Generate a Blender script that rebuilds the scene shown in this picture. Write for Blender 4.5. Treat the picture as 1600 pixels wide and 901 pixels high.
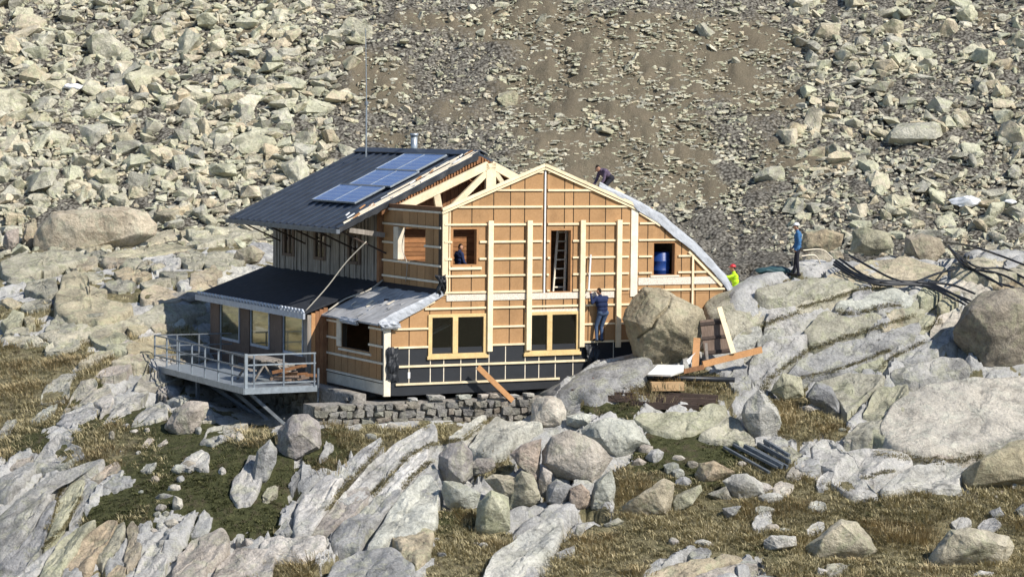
import bpy, bmesh, math, random
import numpy as np
from mathutils import Vector, Matrix

# ------------------------------------------------------------------ scene, camera, light
for o in list(bpy.data.objects): bpy.data.objects.remove(o)
S = bpy.context.scene
COL = S.collection
F, CX, CY = 4000.0, 800.0, 450.5            # focal length and centre in photograph pixels
CAM = np.array([0.0, -80.0, 9.0])
PITCH, ROLL = math.radians(3.45), math.radians(0.6)
c_f = np.array([0, math.cos(PITCH), -math.sin(PITCH)])
_u0 = np.array([0, math.sin(PITCH), math.cos(PITCH)]); _r0 = np.array([1.0, 0, 0])
c_r = math.cos(ROLL)*_r0 + math.sin(ROLL)*_u0
c_u = -math.sin(ROLL)*_r0 + math.cos(ROLL)*_u0
cam = bpy.data.cameras.new('camera'); camo = bpy.data.objects.new('camera', cam); COL.objects.link(camo)
cam.sensor_width = 36; cam.lens = 36*F/1600; cam.clip_start = 0.5; cam.clip_end = 2000
camo.matrix_world = Matrix(((c_r[0], c_u[0], -c_f[0], CAM[0]), (c_r[1], c_u[1], -c_f[1], CAM[1]), (c_r[2], c_u[2], -c_f[2], CAM[2]), (0, 0, 0, 1)))
S.camera = camo

SUN_AZ, SUN_EL = math.radians(53), math.radians(42)      # azimuth: degrees to the right of the direction back towards the camera
sdir = np.array([math.sin(SUN_AZ)*math.cos(SUN_EL), -math.cos(SUN_AZ)*math.cos(SUN_EL), math.sin(SUN_EL)])
W = bpy.data.worlds.new('World'); S.world = W; W.use_nodes = True
nt = W.node_tree; bg = nt.nodes['Background']
sky = nt.nodes.new('ShaderNodeTexSky'); sky.sky_type = 'NISHITA'; sky.sun_disc = False
sky.sun_elevation = SUN_EL; sky.sun_rotation = math.atan2(sdir[0], sdir[1])
sky.altitude = 2000
nt.links.new(sky.outputs[0], bg.inputs[0]); bg.inputs[1].default_value = 0.125
sl = bpy.data.lights.new('sun', 'SUN'); sl.energy = 4.8; sl.angle = math.radians(0.55); sl.color = (1.0, 0.94, 0.85)
so = bpy.data.objects.new('sun', sl); COL.objects.link(so)
so.rotation_euler = Vector(sdir).to_track_quat('Z', 'Y').to_euler(); so.location = (40, -40, 60)
S.view_settings.view_transform = 'Standard'; S.view_settings.look = 'None'; S.view_settings.gamma = 1; S.view_settings.exposure = 0.43
S.render.engine = 'CYCLES'

# ------------------------------------------------------------------ helpers
def ray(px, py):
    px = np.asarray(px, float); py = np.asarray(py, float)
    return c_f + ((px-CX)/F)[..., None]*c_r - ((py-CY)/F)[..., None]*c_u
def at(px, py, y):                           # world point seen at a photograph pixel, on the plane y = const
    d = ray(px, py); return CAM + d*((y-CAM[1])/d[..., 1])[..., None]
def project(P):
    v = np.asarray(P) - CAM; w = v @ c_f
    return CX + F*(v @ c_r)/w, CY - F*(v @ c_u)/w

_rs = np.random.RandomState(7)
_perm = np.concatenate([_rs.permutation(256)]*3)
_grad = _rs.normal(size=(256, 3)); _grad /= np.linalg.norm(_grad, axis=1)[:, None]
def pn(P):                                   # gradient noise at points (n,3)
    P = np.asarray(P, float); I = np.floor(P).astype(int); f = P - I
    w = f*f*f*(f*(f*6-15)+10); I &= 255; r = np.zeros(len(P))
    for dx in (0, 1):
        for dy in (0, 1):
            for dz in (0, 1):
                h = _perm[_perm[_perm[(I[:, 0]+dx) & 255]+((I[:, 1]+dy) & 255)]+((I[:, 2]+dz) & 255)]
                g = _grad[h]; d = f - (dx, dy, dz)
                ww = (w[:, 0] if dx else 1-w[:, 0])*(w[:, 1] if dy else 1-w[:, 1])*(w[:, 2] if dz else 1-w[:, 2])
                r += ww*(g*d).sum(1)
    return r*1.5
def fbm(P, oct=4, gain=0.5):
    P = np.asarray(P, float); r = 0; a = 1.0
    for k in range(oct): r = r + a*pn(P*(2.03**k)+17.3*k); a *= gain
    return r

def link(name, me, mat=None, parent=None):
    o = bpy.data.objects.new(name, me); COL.objects.link(o)
    if mat is not None and me is not None and not me.materials: me.materials.append(mat)
    if parent is not None: o.parent = parent
    return o
def tag(o, label, cat, group=None):
    o['label'] = label; o['category'] = cat; o['kind'] = 'thing'
    if group: o['group'] = group
    return o
def thing(name, label, cat, loc=(0, 0, 0), rz=0, group=None):
    o = link(name, None); o.location = loc; o.rotation_euler = (0, 0, rz); return tag(o, label, cat, group)
def mesh(name, V, Fc, smooth=False):
    me = bpy.data.meshes.new(name); me.from_pydata([tuple(map(float, v)) for v in V], [], [tuple(map(int, f)) for f in Fc])
    if smooth: me.polygons.foreach_set('use_smooth', [True]*len(me.polygons))
    me.update(); return me
BF = [(0, 3, 2, 1), (4, 5, 6, 7), (0, 1, 5, 4), (1, 2, 6, 5), (2, 3, 7, 6), (3, 0, 4, 7)]
def boxv(x0, x1, y0, y1, z0, z1):
    return [(x0, y0, z0), (x1, y0, z0), (x1, y1, z0), (x0, y1, z0), (x0, y0, z1), (x1, y0, z1), (x1, y1, z1), (x0, y1, z1)]
class MB:
    def __init__(s): s.v = []; s.f = []
    def add(s, V, Fc):
        n = len(s.v); s.v += [tuple(p) for p in V]; s.f += [tuple(i+n for i in q) for q in Fc]; return s
    def box(s, *a): return s.add(boxv(*a), BF)
    def beam(s, p, q, w, t, up=(0, 0, 1)):
        p = Vector(p); q = Vector(q); d = (q-p).normalized(); up = Vector(up)
        a = d.cross(up)
        if a.length < 1e-4: a = d.cross(Vector((0, 1, 0)))
        a.normalize(); b = a.cross(d).normalized(); a = a*(t/2); b = b*(w/2)
        return s.add([p-a-b, p+a-b, p+a+b, p-a+b, q-a-b, q+a-b, q+a+b, q-a+b], [(0, 1, 2, 3), (7, 6, 5, 4), (0, 4, 5, 1), (1, 5, 6, 2), (2, 6, 7, 3), (3, 7, 4, 0)])
    def tube(s, P, r, n=7):
        P = [Vector(p) for p in P]; V = []; Fc = []
        rr = r if isinstance(r, (list, tuple)) else [r]*len(P)
        for i, p in enumerate(P):
            d = (P[min(i+1, len(P)-1)]-P[max(i-1, 0)]).normalized()
            a = d.cross(Vector((0.13, 0.21, 1))); a.normalize(); b = d.cross(a)
            V += [p+(a*math.cos(2*math.pi*k/n)+b*math.sin(2*math.pi*k/n))*rr[i] for k in range(n)]
        for i in range(len(P)-1):
            for k in range(n): Fc.append((i*n+k, i*n+(k+1) % n, (i+1)*n+(k+1) % n, (i+1)*n+k))
        Fc.append(tuple(range(n))[::-1]); Fc.append(tuple((len(P)-1)*n+k for k in range(n)))
        return s.add(V, Fc)
    def prism(s, poly, axis, a, b):          # polygon in the two other axes, extruded along axis from a to b
        def P(u, v, w): return {'x': (w, u, v), 'y': (u, w, v), 'z': (u, v, w)}[axis]
        n = len(poly); V = [P(u, v, a) for u, v in poly]+[P(u, v, b) for u, v in poly]
        return s.add(V, [tuple(range(n)), tuple(range(2*n-1, n-1, -1))]+[(i, (i+1) % n, n+(i+1) % n, n+i) for i in range(n)])
    def build(s, name, mat, parent=None, smooth=False):
        me = mesh(name, s.v, s.f, smooth)
        bm = bmesh.new(); bm.from_mesh(me); bmesh.ops.recalc_face_normals(bm, faces=bm.faces); bm.to_mesh(me); bm.free()
        return link(name, me, mat, parent)
def curve_pts(P, n=24):                      # Catmull-Rom through points
    P = [np.array(p, float) for p in P]; Q = [2*P[0]-P[1]]+P+[2*P[-1]-P[-2]]; out = []
    for i in range(1, len(Q)-2):
        m = max(2, n//(len(P)-1))
        for k in range(m):
            t = k/m; a, b, c, d = Q[i-1:i+3]
            out.append(.5*((2*b)+(-a+c)*t+(2*a-5*b+4*c-d)*t*t+(-a+3*b-3*c+d)*t**3))
    out.append(P[-1]); return out

# ------------------------------------------------------------------ materials
class NT:
    def __init__(s, name):
        s.m = bpy.data.materials.new(name); s.m.use_nodes = True; s.t = s.m.node_tree; s.b = s.t.nodes['Principled BSDF']
    def n(s, typ, **k):
        x = s.t.nodes.new('ShaderNode'+typ)
        for a, v in k.items():
            if a in x.inputs.keys() if isinstance(a, str) else False: x.inputs[a].default_value = v
            else: setattr(x, a, v)
        return x
    def l(s, a, b): s.t.links.new(a, b)
    def coord(s, kind='Object', scale=(1, 1, 1), rot=(0, 0, 0)):
        c = s.n('TexCoord'); mp = s.n('Mapping'); mp.inputs['Scale'].default_value = scale; mp.inputs['Rotation'].default_value = rot
        if kind == 'World':
            g = s.n('NewGeometry'); s.l(g.outputs['Position'], mp.inputs[0])
        else: s.l(c.outputs[kind], mp.inputs[0])
        return mp.outputs[0]
    def noise(s, co, scale, detail=6, rough=0.6, dist=0):
        x = s.n('TexNoise'); x.inputs['Scale'].default_value = scale; x.inputs['Detail'].default_value = detail
        x.inputs['Roughness'].default_value = rough; x.inputs['Distortion'].default_value = dist; s.l(co, x.inputs['Vector']); return x.outputs['Fac']
    def ramp(s, fac, stops):
        x = s.n('ValToRGB'); e = x.color_ramp.elements
        while len(e) < len(stops): e.new(0.5)
        for q, (p, c) in zip(e, stops): q.position = p; q.color = (*c, 1) if len(c) == 3 else c
        s.l(fac, x.inputs[0]); return x.outputs[0]
    def mix(s, fac, a, b, mode='MIX'):
        x = s.n('Mix', data_type='RGBA', blend_type=mode)
        for sock, v in ((x.inputs['Factor'], fac), (x.inputs['A'] if 0 else x.inputs[6], a), (x.inputs[7], b)):
            if hasattr(v, 'is_output') or isinstance(v, bpy.types.NodeSocket): s.l(v, sock)
            elif isinstance(v, (int, float)): sock.default_value = v
            else: sock.default_value = (*v, 1)
        return x.outputs[2]
    def math(s, op, a, b=0.0):
        x = s.n('Math', operation=op)
        for sock, v in ((x.inputs[0], a), (x.inputs[1], b)):
            if isinstance(v, bpy.types.NodeSocket): s.l(v, sock)
            else: sock.default_value = v
        return x.outputs[0]
    def bump(s, h, strength=0.5, dist=0.05, normal=None):
        x = s.n('Bump'); x.inputs['Strength'].default_value = strength; x.inputs['Distance'].default_value = dist; s.l(h, x.inputs['Height'])
        if normal: s.l(normal, x.inputs['Normal'])
        return x.outputs[0]
    def attr(s, name):
        x = s.n('Attribute'); x.attribute_name = name; return x.outputs['Fac']
    def done(s, col, rough=0.85, normal=None, metal=0.0, spec=0.3):
        if isinstance(col, bpy.types.NodeSocket): s.l(col, s.b.inputs['Base Color'])
        else: s.b.inputs['Base Color'].default_value = (*col, 1)
        s.b.inputs['Roughness'].default_value = rough; s.b.inputs['Metallic'].default_value = metal
        s.b.inputs['Specular IOR Level'].default_value = spec
        if normal: s.l(normal, s.b.inputs['Normal'])
        return s.m
G = (0.5, 0.5, 0.5)
def g(v): return (v, v, v)
def rnd(N): return N.n('ObjectInfo').outputs['Random']

def rock_material(name, pal, lichen, dark, scale=1.0, streak=0.35, spot=1.0):
    N = NT(name); co = N.coord('World')
    base = N.ramp(N.noise(co, 0.55*scale, 5, 0.6, 0.4), [(0.28, pal[0]), (0.5, pal[1]), (0.72, pal[2])])
    r = N.math('ADD', rnd(N), N.attr('rnd')); r = N.math('FRACT', r)
    tint = N.ramp(r, [(0.0, (0.60, 0.60, 0.61)), (0.22, (.84, .83, .80)), (0.4, (1.0, 0.96, 0.87)), (0.58, (0.90, 0.93, 0.80)), (0.78, (1.0, 0.84, 0.68)), (1.0, (1.16, 1.14, 1.09))])
    c = N.mix(0.85, base, tint, 'MULTIPLY')
    # map lichen, crusts and darker water-stained patches
    li = N.ramp(N.noise(co, 1.7*scale, 8, 0.72, 0.6), [(0.5, g(0)), (0.6, g(1))])
    c = N.mix(N.math('MULTIPLY', li, 0.55), c, lichen)
    co2 = N.coord('World', (2.2, 2.2, 0.7), (0.3, 0.5, 0.2))
    st = N.ramp(N.noise(co2, 0.9*scale, 7, 0.7, 0.8), [(0.53, g(0)), (0.68, g(1))])
    c = N.mix(N.math('MULTIPLY', st, streak), c, dark)
    sp = N.ramp(N.noise(co, 9*scale, 6, 0.75), [(0.56, g(0)), (0.66, g(1))])
    c = N.mix(N.math('MULTIPLY', sp, 0.5*spot), c, dark)
    fine = N.ramp(N.noise(co, 8.5, 7, 0.78), [(0.28, g(0.58)), (0.5, g(1.0)), (0.72, g(1.22))])
    c = N.mix(1.0, c, fine, 'MULTIPLY')
    h = N.math('ADD', N.math('MULTIPLY', N.noise(co, 3.0*scale, 9, 0.68, 0.3), 1.0), N.math('MULTIPLY', N.noise(co, 15, 5, 0.7), 0.25))
    big = N.ramp(N.noise(N.coord('World', (1, 1, 1.6)), 0.8*scale, 7, 0.7, 0.7), [(0.34, g(.55)), (0.5, g(.97)), (0.68, g(1.12))])
    c = N.mix(1.0, c, big, 'MULTIPLY')
    return N.done(c, 0.9, N.bump(h, 1.0, 0.17), spec=0.2)
M = {}
M['rock'] = rock_material('granite_grey', [(.30, .305, .31), (.41, .41, .405), (.50, .495, .485)], (.40, .40, .29), (.12, .115, .105))
M['rock_warm'] = rock_material('granite_warm', [(.32, .31, .255), (.435, .42, .345), (.52, .50, .42)], (.38, .39, .25), (.12, .11, .09))
M['rock_pale'] = rock_material('granite_pale', [(.43, .435, .44), (.54, .535, .525), (.62, .61, .595)], (.48, .48, .40), (.19, .185, .18), streak=0.4, spot=0.9)
M['rock_pink'] = rock_material('granite_pink', [(.34, .31, .285), (.46, .42, .39), (.55, .525, .50)], (.42, .41, .31), (.13, .12, .11))
M['rock_tan'] = rock_material('granite_tan', [(.31, .265, .20), (.43, .375, .29), (.51, .465, .385)], (.36, .35, .23), (.13, .11, .085))
M['rock_long'] = rock_material('granite_long', [(.40, .34, .265), (.54, .475, .38), (.62, .57, .47)], (.46, .45, .33), (.16, .14, .11))
M['talus'] = rock_material('talus_rock', [(.41, .39, .315), (.55, .53, .44), (.66, .64, .55)], (.47, .485, .31), (.19, .175, .135), scale=1.2, streak=0.3, spot=0.5)

def wood(name, a, b, grain=(1, 1, 14), var=0.25, rough=0.75, sc=3.0):
    N = NT(name); co = N.coord('Object', grain)
    n = N.noise(co, sc, 6, 0.65, 0.3)
    c = N.ramp(n, [(0.3, a), (0.7, b)])
    t = N.ramp(rnd(N), [(0.0, g(1-var)), (1.0, g(1+var*0.3))])
    c = N.mix(1.0, c, t, 'MULTIPLY')
    d = N.ramp(N.noise(N.coord('World'), 2.3, 5, 0.7), [(0.35, g(0.82)), (0.65, g(1.05))])
    c = N.mix(1.0, c, d, 'MULTIPLY')
    return N.done(c, rough, N.bump(n, 0.25, 0.01))
M['pine'] = wood('new_pine', (.80, .64, .40), (.88, .75, .52), (6, 6, 6), 0.16)
M['pine_pale'] = wood('pale_board', (.72, .62, .46), (.80, .73, .60), (5, 5, 5), 0.12)
M['frame'] = wood('window_frame_pine', (.66, .45, .19), (.76, .56, .28), (6, 6, 6), 0.1, 0.5)
M['orange'] = wood('orange_board', (.40, .20, .085), (.56, .30, .13), (4, 14, 14), 0.2)
M['brown'] = wood('brown_board', (.19, .085, .038), (.34, .17, .075), (9, 9, 1.5), 0.35)
M['inner'] = wood('inner_wall_board', (.26, .115, .045), (.42, .20, .085), (1.5, 9, 9), 0.35)
M['greywood'] = wood('weathered_board', (.17, .145, .12), (.43, .385, .33), (12, 7, .5), 0.3, sc=1.6)
M['darkwood'] = wood('dark_beam', (.045, .030, .024), (.10, .070, .055), (3, 12, 12), 0.3)
M['oldpost'] = wood('old_dark_post', (.11, .075, .055), (.23, .165, .125), (14, 14, 1), 0.25)
M['rustwood'] = wood('reddish_post', (.20, .085, .040), (.40, .21, .10), (14, 14, 1), 0.2)
def fibre():
    N = NT('fibreboard'); co = N.coord('World')
    c = N.ramp(N.noise(co, 14, 5, 0.7), [(0.3, (.36, .208, .098)), (0.7, (.43, .255, .125))])
    t = N.ramp(rnd(N), [(0.0, g(0.88)), (1.0, g(1.06))]); c = N.mix(1.0, c, t, 'MULTIPLY')
    d = N.ramp(N.noise(co, 1.1, 4, 0.6), [(0.3, g(0.8)), (0.5, g(1.0)), (0.7, g(1.06))]); c = N.mix(1.0, c, d, 'MULTIPLY')
    sc_ = N.ramp(N.noise(N.coord('World', (3, 3, .6)), 2.2, 7, .75, .5), [(0.58, g(0)), (0.72, g(.35))]); c = N.mix(sc_, c, (.20, .115, .06))
    return N.done(c, 0.9, N.bump(N.noise(co, 60, 3), 0.15, 0.005), spec=0.15)
M['fibre'] = fibre()
def plain(name, col, rough=0.6, metal=0.0, var=0.12, bump=0.2, scale=6, spec=0.4):
    N = NT(name); co = N.coord('World'); n = N.noise(co, scale, 6, 0.65)
    c = N.mix(1.0, col, N.ramp(n, [(0.25, g(1-var*1.6)), (0.75, g(1+var))]), 'MULTIPLY')
    return N.done(c, rough, N.bump(n, bump, 0.02), metal, spec)
M['black'] = plain('black_membrane', (.018, .020, .024), 0.55, bump=0.5, scale=3)
M['joint'] = plain('dark_joint', (.055, .042, .030), 0.9)
M['roof'] = plain('dark_metal_roof', (.034, .046, .068), 0.42, 0.0, 0.35, 0.15, 2.5, 0.5)
M['porch'] = plain('dark_felt_roof', (.026, .029, .036), 0.8, 0.0, 0.3, 0.4, 5, 0.3)
M['rail'] = plain('railing_steel_shaded', (.19, .22, .25), 0.5, 0.4, 0.25, 0.1)  # steel darkened as if in shade; lit corner and front rails keep galvanised
M['steel'] = plain('galvanised_steel', (.36, .40, .43), 0.45, 0.6, 0.2, 0.1)
M['steel_dark'] = plain('dull_steel', (.17, .19, .21), 0.5, 0.5, 0.3, 0.15)
M['zinc'] = plain('zinc_gutter', (.42, .46, .52), 0.5, 0.2, 0.2, 0.2)
M['membrane'] = plain('silver_membrane', (.42, .44, .47), 0.55, 0.0, 0.14, 0.6, 5)
M['sheet'] = plain('grey_underlay', (.36, .36, .36), 0.8, 0.0, 0.3, 0.5, 2.5)
M['white'] = plain('white_foam', (.72, .72, .70), 0.7, 0.0, 0.15, 0.2)
M['speck'] = plain('speckled_osb_strip', (.68, .61, .51), 0.8, 0.0, 0.28, 0.3, 24)
M['blue'] = plain('blue_plastic', (.012, .045, .20), 0.35)
M['teal'] = plain('teal_tarp', (.03, .075, .085), 0.6)
M['card'] = plain('cardboard', (.48, .32, .17), 0.85)
M['rope'] = plain('rope_fibre', (.40, .37, .31), 0.9, scale=30)
M['hose'] = plain('black_hose', (.014, .016, .020), 0.42)
M['rust'] = plain('rusty_iron', (.15, .06, .035), 0.9, var=.4)
M['snow'] = plain('old_snow', (.82, .83, .85), 0.6, bump=.5)
M['stone'] = rock_material('wall_stone', [(.20, .195, .185), (.28, .27, .255), (.35, .34, .325)], (.36, .35, .28), (.10, .095, .09), scale=2)
M['mortar'] = plain('rubble_core', (.27, .25, .22), 0.95, var=.5, bump=1, scale=9)
def glass(name, tint, rough=0.04):
    N = NT(name); t = N.t; out = t.nodes['Material Output']; fr = N.n('Fresnel'); fr.inputs['IOR'].default_value = 1.5
    tr = N.n('BsdfTransparent'); tr.inputs['Color'].default_value = (.62, .64, .64, 1); gl = N.n('BsdfGlossy'); gl.inputs['Roughness'].default_value = rough; mx = N.n('MixShader')
    N.l(N.math('ADD', fr.outputs[0], 0.05), mx.inputs[0]); N.l(tr.outputs[0], mx.inputs[1]); N.l(gl.outputs[0], mx.inputs[2]); N.l(mx.outputs[0], out.inputs['Surface']); return N.m
M['glass'] = glass('window_glass', (.006, .007, .008), 0.06)
def mirror():
    N = NT('porch_glass'); N.b.inputs['Coat Weight'].default_value = 0
    return N.done((.27, .265, .18), 0.06, N.bump(N.noise(N.coord('World'), 0.7, 2), 0.04, 0.02), 0.85, 0.8)  # olive of the reflected hillside is put into the glass tint
M['porchglass'] = mirror()
def solar():
    N = NT('solar_cells'); co = N.coord('Object')
    br = N.n('TexBrick'); br.offset = 0; br.inputs['Scale'].default_value = 1; br.inputs['Mortar Size'].default_value = 0.012
    br.inputs['Brick Width'].default_value = 0.26; br.inputs['Row Height'].default_value = 0.26
    br.inputs['Color1'].default_value = (.07, .16, .40, 1); br.inputs['Color2'].default_value = (.08, .19, .45, 1); br.inputs['Mortar'].default_value = (.22, .32, .50, 1)  # blues brightened to carry the sky's reflection
    N.l(co, br.inputs['Vector'])
    return N.done(br.outputs['Color'], 0.18, None, 0.0, 0.8)
M['solar'] = solar()
# ------------------------------------------------------------------ hut frame (used by the terrain too)
TH = math.radians(26.9)
E1 = np.array([math.cos(TH), math.sin(TH), 0]); E2 = np.array([-math.sin(TH), math.cos(TH), 0])
_d = ray(600, 613); HUT = CAM + _d*(80/_d[1])
def hb(X, Y, Z=0): return HUT + E1*X + E2*Y + np.array([0, 0, Z])

# ------------------------------------------------------------------ terrain
_cp = [ # photograph pixel, distance behind the hut's near corner
    (470, 666, -1.7), (600, 664, -.7), (720, 661, .5), (840, 654, 1.5), (530, 700, -2.6), (700, 705, -2.6), (860, 690, -2.0),
    (250, 604, 5.4), (320, 630, 2.4), (400, 676, -.6), (200, 640, 3.0), (330, 740, -3.4), (440, 760, -4.0),
    (0, 600, 7.0), (100, 560, 8.0), (200, 560, 7.6), (0, 680, 2.5), (100, 680, 1.2), (220, 700, -.8), (0, 780, -2.2), (130, 790, -3.6), (0, 900, -6.2), (150, 900, -7.2), (300, 830, -5.8), (300, 900, -8.0),
    (460, 840, -6.4), (460, 900, -8.6), (600, 770, -4.6), (600, 850, -7.4), (640, 900, -9.3), (760, 760, -4.4), (780, 830, -6.6), (800, 900, -9.4),
    (930, 740, -4.0), (950, 800, -6.0), (960, 900, -9.8), (1120, 760, -4.6), (1130, 830, -7.2), (1130, 900, -10.0),
    (960, 650, -.8), (1060, 660, -1.0), (1050, 610, .6), (950, 615, .4), (880, 600, 1.0), (940, 560, 2.2), (1040, 565, 2.2), (1120, 570, 2.4),
    (1130, 700, -2.6), (1200, 720, -3.2), (1190, 630, .6), (1250, 660, -.6), (1330, 690, -2.0), (1300, 600, 2.0), (1200, 560, 3.0), (1160, 500, 4.0), (1145, 458, 4.6),
    (1240, 432, 5.6), (1200, 440, 5.2), (1300, 425, 6.4), (1400, 415, 8.0), (1500, 408, 9.4), (1600, 395, 11.0), (1350, 480, 4.6), (1450, 470, 5.6), (1300, 520, 3.8), (1560, 470, 6.0), (1420, 560, 2.6),
    (1560, 580, 1.6), (1600, 640, -.4), (1450, 640, -.2), (1400, 700, -2.6), (1540, 720, -3.2), (1300, 760, -4.8), (1450, 780, -5.6), (1600, 780, -5.4), (1300, 850, -7.6), (1480, 860, -8.0), (1600, 900, -9.6), (1300, 900, -9.6), (1450, 900, -9.8),
    (100, 480, 14), (250, 480, 14.5), (20, 440, 20), (200, 430, 21), (330, 420, 20), (60, 395, 31), (250, 380, 34), (400, 370, 34)]
_pts = [at(a, b, c) for a, b, c in _cp]
_pts += [hb(X, Y, Z) for X, Y, Z in [(1, 1, -.55), (4, 1.5, -.55), (7, 2, -.5), (3, 5, -.5), (8, 6, -.4), (2, 10, -.5), (7, 11, -.4), (0, 13, -.4), (-1.5, 8, -.9), (-1.2, 4.5, -1.1), (-3, 3, -1.4), (-3.5, 8, -.8),
                                  (10.5, 4, .3), (12.2, 6, 1.2), (5, 17, 0), (11, 13, .4), (12.9, 2.2, 2.2), (11.6, -.6, 2.0), (9.6, -.5, 1.15)]]
_pts += [np.array(p, float) for p in [(-25, 30, 3.2), (0, 34, 3.0), (12, 30, 3.4), (28, 30, 4.2), (12, 18, 2.4), (24, 20, 4.2), (0, 24, 1.8), (-40, 34, 3.6), (45, 34, 5), (-60, 0, 0), (-35, 0, 0.6), (-38, -14, -5.5), (35, 0, 2.6), (60, 0, 4), (35, -14, -3.2),
                                     (-30, -25, -8.5), (0, -25, -8.5), (30, -25, -8.5), (0, -48, -9), (-40, -48, -9), (40, -48, -9), (0, -70, 4.0), (-40, -70, 4), (40, -70, 4), (0, -84, 7.3), (-40, -90, 8), (40, -90, 8), (-70, -30, -8), (70, -30, -6)]]
_P = np.array(_pts); _n = len(_P)
def _k(r2): return np.where(r2 > 1e-9, 0.5*r2*np.log(np.maximum(r2, 1e-9)), 0)
_A = np.zeros((_n+3, _n+3)); _A[:_n, :_n] = _k(((_P[:, None, :2]-_P[None, :, :2])**2).sum(-1)) + np.eye(_n)*0.25
_A[:_n, _n] = 1; _A[:_n, _n+1:] = _P[:, :2]; _A[_n, :_n] = 1; _A[_n+1:, :_n] = _P[:, :2].T
_w = np.linalg.solve(_A, np.concatenate([_P[:, 2], np.zeros(3)]))
def tz0(x, y):                               # smooth ground
    x = np.asarray(x, float); y = np.asarray(y, float); sh = x.shape; x = x.ravel(); y = y.ravel(); z = np.empty(len(x))
    xc = np.clip(x, -62, 62); yc = np.clip(y, -92, 45)
    for i in range(0, len(x), 20000):
        s = slice(i, i+20000)
        z[s] = _k((xc[s, None]-_P[None, :, 0])**2+(yc[s, None]-_P[None, :, 1])**2) @ _w[:_n] + _w[_n] + xc[s]*_w[_n+1] + yc[s]*_w[_n+2]
    und = 1.1*pn(np.c_[x/13, y/13, 0*x+3.3]) + 0.5*pn(np.c_[x/5, y/5, 0*x+8.1])
    t = 3.5 + 0.60*(y-35.5-1.2*np.sin(x/9)) + und*np.clip((y-33)/6, 0, 1)
    t = np.where(y > 120, t - 0.35*(y-120), t)
    k = 0.7; m = np.maximum(z, t) + k*np.log1p(np.exp(-np.abs(z-t)/k)) - k*np.log(2)*np.exp(-np.abs(z-t)/2)
    return m.reshape(sh)
_gx = np.arange(-40, 40.01, .4); _gy = np.arange(-24, 75.01, .4)
_GZ = tz0(*np.meshgrid(_gx, _gy))
def tz(x, y):                                # fast lookup of the smooth ground
    x = np.asarray(x, float); y = np.asarray(y, float)
    u = np.clip((x+40)/.4, 0, len(_gx)-1.001); v = np.clip((y+24)/.4, 0, len(_gy)-1.001)
    i = u.astype(int); j = v.astype(int); a = u-i; b = v-j
    return (_GZ[j, i]*(1-a)+_GZ[j, i+1]*a)*(1-b)+(_GZ[j+1, i]*(1-a)+_GZ[j+1, i+1]*a)*b
_T = np.arange(66, 150, 0.12)
def hit(px, py, lift=0.0, near=66.0):        # first point where the pixel's ray meets the ground (raised by lift)
    px = np.atleast_1d(np.asarray(px, float)); py = np.atleast_1d(np.asarray(py, float)); d = ray(px, py); d = d/d[:, 1:2]
    T = _T[_T >= near]; P = CAM + d[:, None, :]*T[None, :, None]
    below = P[..., 2] < tz(P[..., 0], P[..., 1]) + lift
    k = np.where(below.any(1), below.argmax(1), len(T)-1)
    t1 = T[k]; t0 = t1-0.12
    for _ in range(8):
        tm = (t0+t1)/2; Q = CAM + d*tm[:, None]; bl = Q[:, 2] < tz(Q[:, 0], Q[:, 1])+lift
        t1 = np.where(bl, tm, t1); t0 = np.where(bl, t0, tm)
    return CAM + d*t1[:, None]

# soil kinds on the talus, as patches on the ground: (pixel, radii in m, brown amount)
_soil = []
for (px, py, rx, ry, v) in [(590, 130, 1.6, 3.2, 1), (615, 215, 1.2, 1.4, .9), (385, 60, 1.2, 1.6, .8), (560, 90, 1.5, 1.5, .8), (690, 30, 1.4, 1.4, .5), (950, 60, 5.5, 4.2, 1.1), (1000, 200, 4.5, 4.5, 1.2), (880, 130, 3.0, 3.0, 1), (1180, 60, 2.4, 3, 1), (1100, 120, 3, 3, 1), (1215, 150, 1.6, 2.5, 1), (900, 270, 3.4, 2, .9), (1060, 290, 3.2, 2.2, 1), (820, 20, 2, 2, .8),
                            (1530, 30, 1.6, 1, .8), (1290, 260, 1.4, 1.4, .8), (1150, 260, .9, 3.0, -.9), (1130, 180, .8, 2.0, -.6), (1195, 350, 2.0, 2.0, -.7), (700, 170, 2.2, 3.0, .45), (770, 40, 2.5, 2.5, .5), (1230, 250, 1.6, 2.5, .6), (860, 210, 3, 3, .5), (640, 30, 1.6, 1.6, .5), (740, 250, 1.5, 2.5, -.4), (760, 90, 1.5, 1.5, -.4)]:
    q = hit(px, py)[0]; _soil.append((q[0], q[1], rx, ry*0.55, v))
def brown(x, y):
    b = 0*x
    for (cx, cy, rx, ry, v) in _soil: b = b + v*np.exp(-(((x-cx)/rx)**2+((y-cy)/ry)**2))
    return np.clip(b, 0, 1)
OFF = {1: (0, 550, 4), 2: (0, 721, 4), 3: (400, 600, 4), 4: (400, 721, 4), 5: (800, 600, 4), 6: (800, 721, 4), 7: (1100, 420, 3.2), 8: (1100, 640, 3.2), 9: (0, 320, 3.634)}
def tr_(t, pts): ox, oy, s = OFF[t]; return [(ox+a/s, oy+b/s) for a, b in pts]
G1 = 'granite slabs below the terrace'; G2 = 'tilted slabs in the slope below the hut'; G3 = 'slabs on the ridge right of the hut'; G4 = 'flat slabs on the bench left of the hut'
L1 = 'in the turf below the terrace'
L2 = 'in the slope below the stone wall'
L3 = 'on the ridge under the black hoses'
L4 = 'on the bench left of the porch'
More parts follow.
